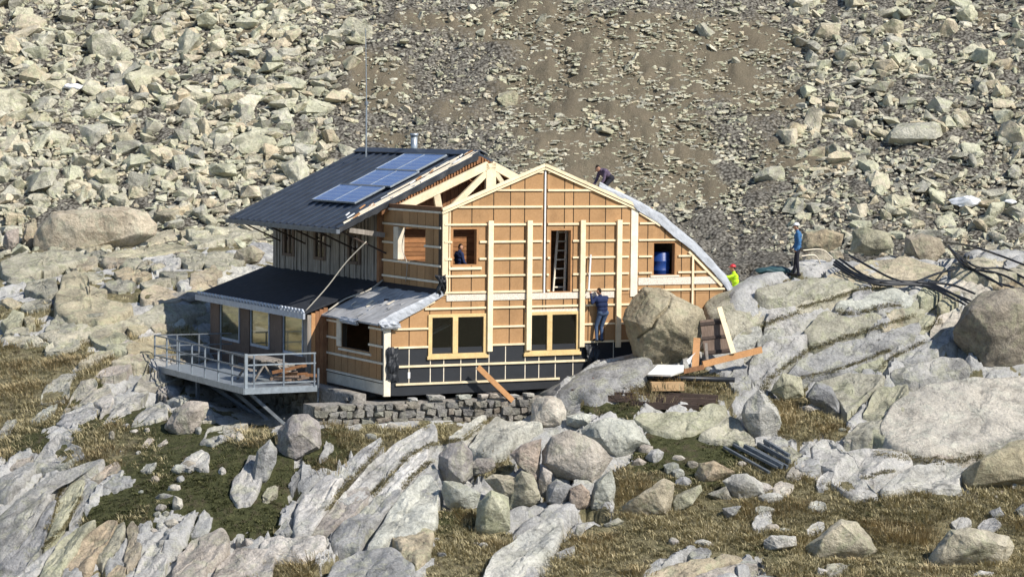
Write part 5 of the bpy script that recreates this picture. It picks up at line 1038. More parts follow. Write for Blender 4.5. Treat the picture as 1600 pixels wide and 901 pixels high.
order = sorted(keep, key=lambda i: -TI[i, 2]*TI[i, 3])
cfoot = {}
lo_p = []
for k in range(20):
    me_ = proto(60+k, 0, 0, 'stone'); bm = bmesh.new(); bm.from_mesh(me_); lo_p.append((np.array([v.co for v in bm.verts]), [tuple(v.index for v in f.verts) for f in bm.faces])); bm.free(); bpy.data.meshes.remove(me_)
def rotm(r_):
    q = r_.normal(size=4); q /= np.linalg.norm(q); w, a, b, c = q
    return np.array([[1-2*(b*b+c*c), 2*(a*b-c*w), 2*(a*c+b*w)], [2*(a*b+c*w), 1-2*(a*a+c*c), 2*(b*c-a*w)], [2*(a*c-b*w), 2*(b*c+a*w), 1-2*(a*a+b*b)]])
TL = {0: ('angular yellowish block in the boulder field above the hut roof', 'boulders of the left scree'), 1: ('stone lying on the brown soil of the slope behind the gable', 'stones on the brown slope'), 2: ('grey block in the boulder field above the men on the ridge', 'boulders of the right scree')}
def tal_label(x_, y_, w_, h_):
    sz = 'huge' if w_ > 66 else 'big' if w_ > 44 else 'middling' if w_ > 30 else 'small'; sh = 'flat' if h_ < .68*w_ else 'blocky'
    if x_ < 250: pl = 'in the scree above the long tan boulder' if y_ > 170 else 'high in the scree above the long tan boulder'
    elif x_ < 480: pl = 'in the scree beyond the roof eave' if y_ > 170 else 'high in the scree beyond the roof eave'
    elif x_ < 640: pl = 'in the scree behind the antenna'
    elif x_ < 1230: pl = 'lying on the brown slope above the gable'
    elif x_ < 1400: pl = 'in the scree above the man in blue'
    else: pl = 'in the scree above the hoses' if y_ > 150 else 'high in the scree above the hoses'
    return f'{sz} {sh} angular block {pl}'
for m_e in hi_p: m_e.materials.append(M['talus'])
for i in order[:290]:
    x_, y_, w_, h_ = TI[i]; p = HP[i]; sc = (p[1]+80)/F
    o = link('boulder', hi_p[i % len(hi_p)]); o.location = p+np.array([0, h_*sc*.25, h_*sc*.22])
    o.rotation_euler = (rs.uniform(-.35, .35), rs.uniform(-.35, .35), rs.uniform(0, 6.28))
    o.scale = (w_*sc*1.0, w_*sc*rs.uniform(.85, 1.05), h_*sc*1.35)
    k = 0 if x_ < 640 else (1 if x_ < 1230 else 2); tag(o, tal_label(x_, y_, w_, h_), 'boulder', TL[k][1])
V = []; Fc = []; Rn = []; nv = 0
for i in order[290:]:
    x_, y_, w_, h_ = TI[i]; p = HP[i]; sc = (p[1]+80)/F
    Pv, Pf = lo_p[i % 20]; s3 = np.array([w_, w_*.9, h_*1.3])*sc*1.05
    Q = (Pv*s3) @ rotm(rs).T * .35 + (Pv*s3)*.75 + p + np.array([0, 0, h_*sc*.15])
    V.append(Q); Fc += [tuple(a+nv for a in f) for f in Pf]; nv += len(Pv); Rn += [rs.rand()]*len(Pv)
# finer scree, and a coarse continuation outside the view
N2 = 9000; x2 = rs.uniform(-60, 1660, N2); y2 = rs.uniform(-40, 400, N2); H2 = hit(x2, y2, near=94)
for q in range(N2):
    p = H2[q]
    if (p[1] < 31 and not (p[0] > 5 and p[1] > 14)) or (800 < x2[q] < 1230 and rs.rand() > .6): continue
    Pv, Pf = lo_p[q % 20]; s_ = (.05+.10*rs.rand()**2)*(1.5 if not 640 < x2[q] < 1230 else 1)
    V.append(Pv*s_*2+p); Fc += [tuple(a+nv for a in f) for f in Pf]; nv += len(Pv); Rn += [rs.rand()]*len(Pv)
N3 = 5000; x3 = rs.uniform(780, 1260, N3); y3 = rs.uniform(-20, 340, N3); H3 = hit(x3, y3, near=94)
for q in range(N3):
    p = H3[q]
    if p[1] < 31: continue
    Pv, Pf = lo_p[q % 20]; s_ = .06+.16*rs.rand()**3; V.append(Pv*s_*2*np.array([1.2, 1, .7])+p); Fc += [tuple(a+nv for a in f) for f in Pf]; nv += len(Pv); Rn += [.3+.7*rs.rand()]*len(Pv)
for q in range(3500):
    xx = rs.uniform(-75, 75); yy = rs.uniform(34, 90)
    if abs(xx) < (yy+80)*.215 and yy < 56: continue
    Pv, Pf = lo_p[q % 20]; s_ = .5*math.exp(rs.normal()*.6); p = np.array([xx, yy, tz0(np.array([xx]), np.array([yy]))[0]])
    V.append(Pv*s_*np.array([1.2, 1.1, .9])+p); Fc += [tuple(a+nv for a in f) for f in Pf]; nv += len(Pv); Rn += [rs.rand()]*len(Pv)
me_ = mesh('scree', np.concatenate(V), Fc); a_ = me_.attributes.new('rnd', 'FLOAT', 'POINT'); a_.data.foreach_set('value', np.array(Rn, np.float32))
o = link('scree', me_, M['talus']); tag(o, 'countless smaller grey stones covering the slope behind the hut', 'scree'); o['kind'] = 'stuff'
# old snow
for x_, y_, w_, h_, lab in [(115, 143, 36, 11, 'small white snow patch among boulders of the left scree'), (1505, 321, 52, 18, 'white snow patch at the foot of the right scree'), (1576, 322, 22, 8, 'tiny snow remnant beside the right snow patch')]:
    p = hit(x_, y_, near=100)[0]; sc = (p[1]+80)/F
    me_ = hull_mesh('snow_patch', (lambda r_: (r_/np.linalg.norm(r_, axis=1)[:, None])*np.array([w_*sc*.5, h_*sc*.8, h_*sc*.5]))(rs.normal(size=(26, 3))), 2, x_, .06)
    o = link('snow_patch', me_, M['snow']); o.location = p+np.array([0, -.35, .22]); tag(o, lab, 'snow')
# ------------------------------------------------------------------ dry-stone wall under the hut
wl = thing('stone_wall', 'rough grey dry-stone retaining wall under the front of the hut', 'wall', HUT, TH)
wm = MB(); wm.box(-2.5, 6.0, -.26, .55, -2.4, -.30); wm.build('core', M['mortar'], wl)
stone_p = []
for k in range(14):
    r_ = np.random.RandomState(200+k); P = np.array([(a, b, c) for a in (-.5, .5) for b in (-.5, .5) for c in (-.5, .5)])*r_.uniform(.55, 1.0, (8, 3)); P = np.r_[P, r_.uniform(-.5, .5, (8, 3))*np.array([1, 1.1, .96])]
    m_e = hull_mesh('stone', P, 2, k, .05, sharp=35); m_e.materials.append(M['stone']); stone_p.append(m_e)
zz = -.30; row = 0
while zz > -1.75:
    hh = R.uniform(.17, .32); X = -2.5+R.uniform(-.1, .1)
    while X < 5.7:
        ww = R.uniform(.22, .62) if X < 1.2 else R.uniform(.18, .44)
        o = link('stone', R.choice(stone_p), None, wl); o.location = (X+ww/2, -.30+R.uniform(-.05, .05), zz-hh/2+R.uniform(-.05, .05)-.012*X)
        o.scale = (ww*1.06, R.uniform(.3, .42), hh*R.uniform(.95, 1.35)); o.rotation_euler = (R.uniform(-.1, .1), R.uniform(-.22, .22), R.choice((0, math.pi))+R.uniform(-.12, .12)); X += ww
    zz -= hh; row += 1
for k, (X, w_, h_) in enumerate([(1.7, .55, .17), (2.65, .52, .16), (3.35, .3, .16), (3.75, .5, .2), (4.4, .4, .13), (.9, .35, .1), (5.0, .4, .15)]):
    o = link('stone', stone_p[k], None, wl); o.location = (X, -.22, -.26+h_/2-.01*X); o.scale = (w_, .4, h_); o.data = o.data.copy(); o.data.materials.clear(); o.data.materials.append(M['rock_pale'])
fw = thing('rubble_foundation', 'rough mortared foundation wall in shadow under the terrace', 'wall', HUT, TH)
V = []; Fc = []; nu, nw = 46, 18
for j in range(nw):
    for i in range(nu):
        Y = -.2+10.5*i/(nu-1); Z = .0-2.6*j/(nw-1); q = fbm(np.array([[Y*1.6, Z*1.6, 3.1]]), 4)[0]
        V.append((-1.15+.14*q, Y, Z))
Fc = [(j*nu+i, j*nu+i+1, (j+1)*nu+i+1, (j+1)*nu+i) for j in range(nw-1) for i in range(nu-1)]
n = len(V); V += [(-.7, b, c) for a, b, c in V]; Fc += [tuple(n+k for k in f[::-1]) for f in Fc]
Fc += [(i, n+i, n+i+1, i+1) for i in range(nu-1)] + [(j*nu, (j+1)*nu, n+(j+1)*nu, n+j*nu) for j in range(nw-1)]
MB().add(V, Fc).build('rubble_face', M['mortar'], fw, True)
for k in range(60):
    o = link('stone', R.choice(stone_p), None, fw); w_ = R.uniform(.18, .45); o.location = (-1.2, R.uniform(0, 6.5), R.uniform(-2.0, -.15)); o.scale = (.16, w_, w_*.7); o.rotation_euler = (R.uniform(-.4, .4), 0, R.uniform(-.1, .1))

# ------------------------------------------------------------------ people
def cloth(name, col, rough=.85):
    N = NT(name); n = N.noise(N.coord('World'), 16, 5, .6); c = N.mix(1.0, col, N.ramp(n, [(.3, g(.75)), (.7, g(1.15))]), 'MULTIPLY'); return N.done(c, rough, N.bump(n, .4, .02), spec=.2)
M['skin'] = cloth('skin', (.42, .23, .15), .6); M['hair'] = cloth('dark_hair', (.018, .013, .010)); M['jeans'] = cloth('blue_jeans', (.055, .085, .15)); M['navy'] = cloth('navy_sweatshirt', (.018, .028, .075))
M['bluejacket'] = cloth('blue_jacket', (.045, .13, .27)); M['darktrousers'] = cloth('dark_trousers', (.022, .022, .030)); M['lime'] = cloth('lime_jacket', (.50, .80, .035)); M['mauve'] = cloth('mauve_top', (.10, .075, .115)); M['boots'] = cloth('dark_boots', (.02, .016, .013)); M['blackcloth'] = cloth('black_cloth', (.010, .011, .016)); M['beige'] = cloth('beige_bag', (.50, .42, .28))
def cap(m, p, q, r1, r2, n=12):
    p = Vector(p); q = Vector(q); d = (q-p); L = d.length or 1e-4; d = d/L; ps = []; rr = []
    for a in (-90, -60, -30, 0): ps.append(p+d*(r1*math.sin(math.radians(a)))); rr.append(max(.0006, r1*math.cos(math.radians(a))))
    for a in (0, 30, 60, 90): ps.append(q+d*(r2*math.sin(math.radians(a)))); rr.append(max(.0006, r2*math.cos(math.radians(a))))
    m.tube(ps, rr, n)
def ell(m, c, r, n=14):
    V = []; Fc = []
    for j in range(9):
        a = math.pi*j/8
        for k in range(n): b = 2*math.pi*k/n; V.append((c[0]+r[0]*max(.001, math.sin(a))*math.cos(b), c[1]+r[1]*max(.001, math.sin(a))*math.sin(b), c[2]-r[2]*math.cos(a)))
    for j in range(8):
        for k in range(n): Fc.append((j*n+k, j*n+(k+1) % n, (j+1)*n+(k+1) % n, (j+1)*n+k))
    Fc += [tuple(range(n))[::-1], tuple(8*n+k for k in range(n))]; m.add(V, Fc)
def person(label, J, mats, loc, rz, helmet=None, look=(0, -1, 0), grip=.5, voxel=.012):
    """J: joints in metres (x right, y back, z up; the figure looks along look). One continuous remeshed body."""
    root = thing('person', label, 'person', loc, rz); m = MB(); Z = []           # Z: (p, q, zone)
    v = {k: Vector(p) for k, p in J.items()}
    def seg(a, b, r1, r2, zone): cap(m, a, b, r1, r2); Z.append((a, b, zone))
    lk = Vector(look).normalized(); sd_ = lk.cross(Vector((0, 0, 1))).normalized()
    pel, che, nk, hd = v['pelvis'], v['chest'], v['neck'], v['head']
    across = (v['sr']-v['sl']).normalized(); hips = (v['hr']-v['hl']).normalized()
    for f_, wd, r_ in ((0, .085, .125), (.33, .07, .118), (.66, .085, .128), (1.0, .105, .125)):
        c = pel.lerp(che, f_); ax_ = hips.lerp(across, f_).normalized(); cap(m, c-ax_*wd, c+ax_*wd, r_, r_)
    Z.append((pel.lerp(che, .12), che, 'top')); Z.append((pel, pel.lerp(che, .02), 'leg'))
    cap(m, v['sl'], v['sr'], .075, .075); Z.append((v['sl'], v['sr'], 'top')); cap(m, che, nk, .11, .06); Z.append((che, che.lerp(nk, .7), 'top'))
    seg(nk, hd, .055, .058, 'skin')
    ell(m, hd, (.078, .095, .115)); ell(m, hd+lk*.012-Vector((0, 0, .035)), (.064, .072, .078)); Z.append((hd+Vector((0, 0, .05))+lk*.03, hd-Vector((0, 0, .06))+lk*.05, 'skin')); Z.append((hd+Vector((0, 0, .085))-lk*.02, hd-lk*.085+Vector((0, 0, .0)), 'hair')); Z.append((hd+Vector((0, 0, .09))+lk*.05, hd+Vector((0, 0, .09)), 'hair'))
    nose = hd+lk*.098-Vector((0, 0, .012)); cap(m, nose+Vector((0, 0, .035))-lk*.012, nose, .010, .016)
    for s in (-1, 1): ell(m, hd+sd_*s*.08-Vector((0, 0, .012)), (.018, .022, .033)); ell(m, hd+lk*.088+sd_*s*.03+Vector((0, 0, .012)), (.013, .013, .010))
    cap(m, hd+lk*.088-sd_*.022-Vector((0, 0, .058)), hd+lk*.088+sd_*.022-Vector((0, 0, .058)), .010, .010)
    for s in 'lr':
        S_, E_, H_ = v['s'+s], v['e'+s], v['w'+s]; seg(S_, E_, .066, .050, 'top'); seg(E_, H_, .050, .036, 'top')
        d = (H_-E_).normalized(); Z.append((H_, H_+d*.18, 'skin')); pl = H_+d*.055; cap(m, H_, pl+d*.02, .030, .036)
        side = d.cross(Vector((.2, .3, 1))).normalized(); nrm = side.cross(d).normalized()
        for k, (o_, L_) in enumerate(((-.033, .062), (-.011, .074), (.011, .07), (.033, .054))):
            b_ = pl+d*.03+side*o_; kn = b_+(d*(1-.4*grip)+nrm*.6*grip).normalized()*L_*.6; tp = kn+(d*(1-1.2*grip)+nrm*1.1*grip).normalized()*L_*.55
            cap(m, b_, kn, .0105, .010, 8); cap(m, kn, tp, .010, .009, 8)
        tb = H_+d*.03-side*.03; tm_ = tb+(d*.6-side*.8+nrm*.3).normalized()*.045; cap(m, tb, tm_, .013, .012, 8); cap(m, tm_, tm_+(d+nrm*.5).normalized()*.03, .012, .010, 8)
        Hh, K, A = v['h'+s], v['k'+s], v['a'+s]; seg(Hh, K, .092, .066, 'leg'); seg(K, A, .064, .046, 'leg')
        tdir = Vector(J.get('toe'+s, tuple(A+Vector((0, -.16, -.06)))))-A; tdir.z = 0; tdir.normalize(); foot = A-Vector((0, 0, .05))
        cap(m, foot-tdir*.05, foot+tdir*.16, .045, .040); Z.append((foot-tdir*.05-Vector((0, 0, .02)), foot+tdir*.16, 'boot')); Z.append((A, A-Vector((0, 0, .04)), 'boot'))
    tmp = bpy.data.meshes.new('tmp'); tmp.from_pydata([tuple(p) for p in m.v], [], m.f); tmp.update()
    bm = bmesh.new(); bm.from_mesh(tmp); bmesh.ops.recalc_face_normals(bm, faces=bm.faces); bm.to_mesh(tmp); bm.free()
    to = bpy.data.objects.new('tmp', tmp); COL.objects.link(to); md = to.modifiers.new('r', 'REMESH'); md.mode = 'VOXEL'; md.voxel_size = voxel
    ms = to.modifiers.new('s', 'SMOOTH'); ms.factor = .5; ms.iterations = 2
    dg = bpy.context.evaluated_depsgraph_get(); me_ = bpy.data.meshes.new_from_object(to.evaluated_get(dg)); me_.name = 'body'; bpy.data.objects.remove(to); bpy.data.meshes.remove(tmp)
    C_ = np.empty(len(me_.polygons)*3); me_.polygons.foreach_get('center', C_); C_ = C_.reshape(-1, 3); best = np.full(len(C_), 9e9); idx_ = np.zeros(len(C_), int); names = ['top', 'leg', 'skin', 'hair', 'boot']
    for a, b, zone in Z:
        a = np.array(a); b = np.array(b); ab = b-a; t = np.clip(((C_-a) @ ab)/max(1e-9, ab @ ab), 0, 1); dd = np.linalg.norm(C_-(a+t[:, None]*ab), axis=1)
        if zone == 'top': dd = dd-.05
        if zone == 'leg': dd = dd-.045
        u = dd < best; best[u] = dd[u]; idx_[u] = names.index(zone)
    me_.materials.clear()
    for k in names: me_.materials.append(M[mats[k]])
    me_.polygons.foreach_set('material_index', idx_); me_.polygons.foreach_set('use_smooth', np.ones(len(idx_), bool)); me_.update()
    link('body', me_, None, root)
    if helmet:
        hm = MB(); V = []; Fc = []; n_ = 18
        for j in range(7):
            a = math.pi/2*j/6
            for k in range(n_):
                b = 2*math.pi*k/n_; V.append((.108*math.cos(a)*math.cos(b)+hd.x-lk.x*.005, .128*math.cos(a)*math.sin(b)+hd.y-lk.y*.005, hd.z+.045+.105*math.sin(a)))
        for j in range(6):
            for k in range(n_): Fc.append((j*n_+k, j*n_+(k+1) % n_, (j+1)*n_+(k+1) % n_, (j+1)*n_+k))
        Fc.append(tuple(range(n_))[::-1]); hm.add(V, Fc); br = hd+lk*.12+Vector((0, 0, .05)); cap(hm, br-sd_*.06, br+sd_*.06, .012, .012, 8)
        hm.build('helmet', M[helmet], root, True)
    return root
M['helmetwhite'] = plain('white_helmet', (.78, .78, .78), .35, bump=0); M['helmetred'] = plain('red_helmet', (.55, .035, .045), .35, bump=0)
MT = lambda a, b, h='hair': {'top': a, 'leg': b, 'skin': 'skin', 'hair': h, 'boot': 'boots'}
# climbing worker on the battens, back to the camera
person('man in navy sweatshirt and jeans standing on the gable battens, back turned', dict(pelvis=(.06, -.10, .93), chest=(-.02, -.13, 1.34), neck=(-.06, -.12, 1.50), head=(-.09, -.10, 1.64), sl=(-.22, -.11, 1.42), sr=(.17, -.13, 1.42), el=(-.36, -.14, 1.26), wl=(-.40, -.12, 1.50), er=(.10, -.02, 1.18), wr=(-.20, .0, 1.30), hl=(-.04, -.10, .90), hr=(.16, -.10, .90), kl=(-.14, -.02, .50), kr=(.06, -.02, .48), al=(-.16, -.10, .10), ar=(.03, -.10, .10), toel=(-.16, .1, .05), toer=(.03, .1, .05)),
       MT('navy', 'jeans'), hp(7.62, -.13, 1.42), TH, None, (-.45, .85, -.1))
# man on the ridge
bpy.context.view_layer.update()
_dg = bpy.context.evaluated_depsgraph_get(); _m = np.array(S.ray_cast(_dg, Vector(CAM), Vector(ray(1245, 431)).normalized())[1])
person('man in blue jacket, dark trousers and white helmet standing on the rock ridge', dict(pelvis=(.02, 0, .95), chest=(.03, .0, 1.36), neck=(.0, 0, 1.52), head=(-.04, 0, 1.66), sl=(.04, -.17, 1.44), sr=(.03, .17, 1.44), el=(.10, -.22, 1.16), wl=(.0, -.20, .94), er=(-.02, .2, 1.16), wr=(-.14, .12, .98), hl=(.02, -.09, .92), hr=(.02, .09, .92), kl=(.02, -.10, .52), kr=(-.06, .10, .50), al=(.07, -.10, .10), ar=(-.10, .10, .10), toel=(-.1, -.10, .05), toer=(-.3, .1, .05)),
       MT('bluejacket', 'darktrousers'), tuple(_m+np.array([0, .05, .0])), math.radians(-14), 'helmetwhite', (-1, .1, -.15))
# man at the low end of the new verge
_l = hp(13.02, .25, 2.05)
person('man in lime yellow jacket and red helmet reaching for the roof membrane', dict(pelvis=(.04, 0, .95), chest=(-.02, .0, 1.36), neck=(-.05, 0, 1.51), head=(-.09, 0, 1.65), sl=(-.02, -.18, 1.43), sr=(-.02, .18, 1.43), el=(-.26, -.22, 1.36), wl=(-.48, -.18, 1.42), er=(-.2, .2, 1.22), wr=(-.42, .1, 1.30), hl=(.04, -.09, .92), hr=(.04, .09, .92), kl=(.0, -.10, .5), kr=(.06, .10, .5), al=(.06, -.10, .08), ar=(.1, .10, .08), toel=(-.1, -.10, .05), toer=(-.1, .1, .05)),
       MT('lime', 'darktrousers', 'blackcloth'), _l, 0, 'helmetred', (-1, .15, -.1))
# man kneeling on the new roof deck
person('dark-haired man in mauve top crouching at the upper end of the roof membrane', dict(pelvis=(.22, 0, .42), chest=(-.02, -.02, .62), neck=(-.14, -.03, .69), head=(-.25, -.03, .74), sl=(-.06, -.2, .64), sr=(-.06, .16, .66), el=(-.12, -.22, .36), wl=(-.26, -.18, .16), er=(-.14, .2, .38), wr=(-.3, .12, .2), hl=(.22, -.1, .40), hr=(.22, .1, .40), kl=(-.06, -.14, .12), kr=(-.04, .14, .12), al=(.34, -.12, .0), ar=(.34, .12, .0), toel=(.1, -.12, -.05), toer=(.1, .12, -.05)),
       MT('mauve', 'darktrousers'), hp(8.08, .55, 6.30), TH, None, (-.8, -.1, -.6))
bag = link('sack', hull_mesh('sack', rs.normal(size=(30, 3))*np.array([.13, .12, .09]), 2, 3, .06), M['beige']); bag.location = hp(8.52, .5, 6.27); tag(bag, 'pale sack lying on the new roof deck beside the crouching man', 'sack')
person('person in dark clothes standing inside the small upper window', dict(pelvis=(0, 0, .86), chest=(0, .0, 1.24), neck=(.02, 0, 1.39), head=(.05, 0, 1.52), sl=(.0, -.18, 1.31), sr=(.0, .18, 1.31), el=(.06, -.24, 1.05), wl=(.2, -.16, .95), er=(.04, .24, 1.05), wr=(.1, .2, .86), hl=(0, -.09, .84), hr=(0, .09, .84), kl=(.0, -.1, .46), kr=(.0, .1, .46), al=(0, -.1, .08), ar=(0, .1, .08), toel=(.2, -.1, .05), toer=(.2, .1, .05)),
       MT('navy', 'darktrousers'), hp(2.82, .52, 2.99), TH, None, (.9, -.3, -.2))

# ------------------------------------------------------------------ hoses, poles and building leftovers
bpy.context.view_layer.update(); DG = bpy.context.evaluated_depsgraph_get()
def cast(px, py):                            # the rock surface itself, not only the soil
    d = ray(px, py); ok, loc, *_ = S.ray_cast(DG, Vector(CAM), Vector(d).normalized()); return np.array(loc) if ok else hit(px, py)[0]
def gpt(px, py, lift):
    return cast(px, py)+np.array([0, 0, lift])
c6 = lambda x_, y_: (1180+x_/3.81, 330+y_/3.81)
HO = [[(470, 310), (560, 370), (700, 425), (850, 430), (1010, 430), (1130, 475), (1270, 555)], [(465, 325), (600, 405), (750, 445), (900, 445), (1050, 455), (1160, 515), (1250, 565)], [(560, 270), (700, 350), (820, 410), (940, 430), (1080, 380), (1200, 350)], [(1120, 190), (1280, 215), (1450, 270), (1620, 335)], [(1130, 205), (1250, 300), (1340, 345), (1480, 350), (1620, 415)], [(1150, 215), (1220, 310), (1320, 370), (1430, 430), (1540, 462)], [(1030, 430), (1180, 450), (1310, 500)], [(1160, 230), (1270, 340), (1350, 360), (1480, 390), (1600, 455)], [(480, 300), (590, 375), (720, 415), (880, 425), (1040, 440), (1150, 490), (1290, 545)], [(500, 290), (640, 385), (780, 435), (930, 437), (1060, 470), (1200, 540)], [(1125, 200), (1200, 270), (1290, 350), (1400, 410), (1470, 455)]]
HL = ['black hose of the sagging bundle beside the man in blue', 'black hose looping out of the bundle over the slab', 'single black hose crossing high over the tan slab', 'black hose fanning out behind the squared boulder']
for k, P_ in enumerate(HO):
    pts = [hit(*c6(*q), lift=.33+.02*(k % 4))[0]+np.array([0, 0, .05]) for i, q in enumerate(P_)]
    j = {2: 1, 6: 1, 3: 2}.get(k, 0 if k in (0, 1, 8, 9) else 3)
    rope(pts, .042, HL[j], 'hose', 'hose', 'hose', 'black hoses on the ridge', 40)
hand = _m+np.array([.1, -.1, 1.0])
for k, (a, b) in enumerate([((1255, 391), (1301, 410)), ((1252, 400), (1282, 419))]):
    p0 = at(a[0], a[1], _m[1]-.1); p1 = gpt(*b, .15); rope([p0, (p0+p1)/2+np.array([.12, 0, .16]), p1], .022, ['pale pole held by the man in blue jacket', 'short pale rope hanging beside the man in blue jacket'][k], 'pine_pale', 'pole' if k == 0 else 'rope', 'pole' if k == 0 else 'rope')
tp = hull_mesh('tarp', (lambda r_: r_/np.linalg.norm(r_, axis=1)[:, None]*np.array([.62, .3, .17]))(rs.normal(size=(40, 3))), 2, 5, .05); o = link('tarp_bundle', tp, M['teal']); o.location = gpt(1210, 432, .16)+np.array([0, .7, 0]); tag(o, 'dark teal tarp bundle lying behind the ridge beside the man in blue', 'tarp')
def lay(name, p, q, w, t, mat, lab, cat, up=(0, 0, 1), grp=None):
    p = np.array(p); q = np.array(q); c = (p+q)/2; o = MB().beam(p-c, q-c, w, t, up).build(name, M[mat], None); o.location = c; return tag(o, lab, cat, grp)
o = MB().tube([np.array(at(958, 588, 1.0)), np.array(at(1148, 593, .9))], .085, 12).build('drain_pipe', M['hose'], None, True); tag(o, 'long black drain pipe lying below the cracked boulder', 'pipe')
p = at(1040, 578, .8); o = MB().prism([(-.62, -.22), (.1, -.38), (.55, -.15), (.62, .2), (-.2, .32)], 'z', -.03, .03).build('foam_board', M['white'], None); o.location = p; o.rotation_euler = (math.radians(24), math.radians(-4), .1); tag(o, 'white insulation board resting on the black pipe', 'board')
o = MB().box(-.52, .52, -.2, .2, -.13, .13).build('cardboard_box', M['card'], None); o.location = at(1042, 603, .5); o.rotation_euler = (0, 0, .12); tag(o, 'flat brown cardboard box below the black pipe', 'box')
for k, (a, b, w_) in enumerate([((893, 611, .3), (1060, 622, .2), .16), ((930, 621, .1), (1118, 628, .0), .2), ((985, 630, -.1), (1092, 638, -.2), .2), ((1030, 615, .5), (1122, 621, .4), .15)]):
    lay('old_beam', at(*a), at(*b), w_, .24, 'darkwood', ['long thin dark beam topmost of the pile on the turf', 'thick dark beam in the middle of the pile on the turf', 'short dark beam at the bottom of the pile on the turf', 'dark offcut beam lying behind the beam pile'][k], 'beam')
lay('plank', at(1124, 480, 2.3), at(1146, 552, 1.5), .16, .05, 'pine', 'yellow plank leaning against the rock beside the brown panel', 'plank', (1, 0, 0))
lay('plank', at(1098, 569, 1.2), at(1190, 546, 2.0), .2, .08, 'orange', 'orange plank lying on the rocks beside the brown panel', 'plank')
lay('plank', at(1089, 528, 1.7), at(1086, 577, 1.2), .22, .05, 'orange', 'wide reddish board standing against the cracked boulder', 'plank', (1, 0, 0)); lay('plank', at(1103, 536, 1.8), at(1105, 562, 1.4), .09, .05, 'greywood', 'short grey board standing between boulder and brown panel', 'plank', (1, 0, 0))
pan = thing('old_shutter', 'dark brown wooden shutter panel leaning behind the yellow plank', 'shutter', tuple(at(1121, 553, 2.0)), .1); pan.rotation_euler = (math.radians(-16), math.radians(-6), .1)
MB().box(-.42, .42, -.03, .03, 0, 1.15).build('panel_board', M['oldpost'], pan)
for z in (.08, .55, 1.02): MB().box(-.44, .44, -.065, -.032, z-.05, z+.05).build('crosspiece', M['darkwood'], pan)
lay('plank', at(1068, 580, 1.0), at(1100, 573, 1.1), .15, .04, 'rustwood', 'short reddish offcut beside the white insulation board', 'plank'); lay('plank', at(1074, 566, 1.3), at(1090, 552, 1.5), .16, .03, 'white', 'pale offcut under the edge of the cracked boulder', 'plank')
o = MB().tube([np.array(at(928, 614, .6)), np.array(at(927, 590, .75))], [.05, .035], 7).build('iron_peg', M['rust'], None); tag(o, 'rusty iron peg standing in the smooth grey ramp', 'peg')
for k, (a, b, w_) in enumerate([((1131, 703), (1202, 743), .07), ((1146, 702), (1215, 738), .07), ((1163, 707), (1222, 739), .14), ((1172, 704), (1230, 735), .12), ((1184, 701), (1234, 729), .13), ((1194, 698), (1233, 722), .10)]):
    lay('steel_profile', gpt(*a, .10+.05*(k % 3)), gpt(*b, .10+.05*(k % 3)), w_, .09, 'steel_dark', ['thin steel tube outermost of the bundle on the turf', 'thin steel tube second of the bundle on the turf'][k] if k < 2 else 'dark blue steel profile in the bundle lying on the turf', 'steel profile', grp=None if k < 2 else 'steel profiles on the turf')

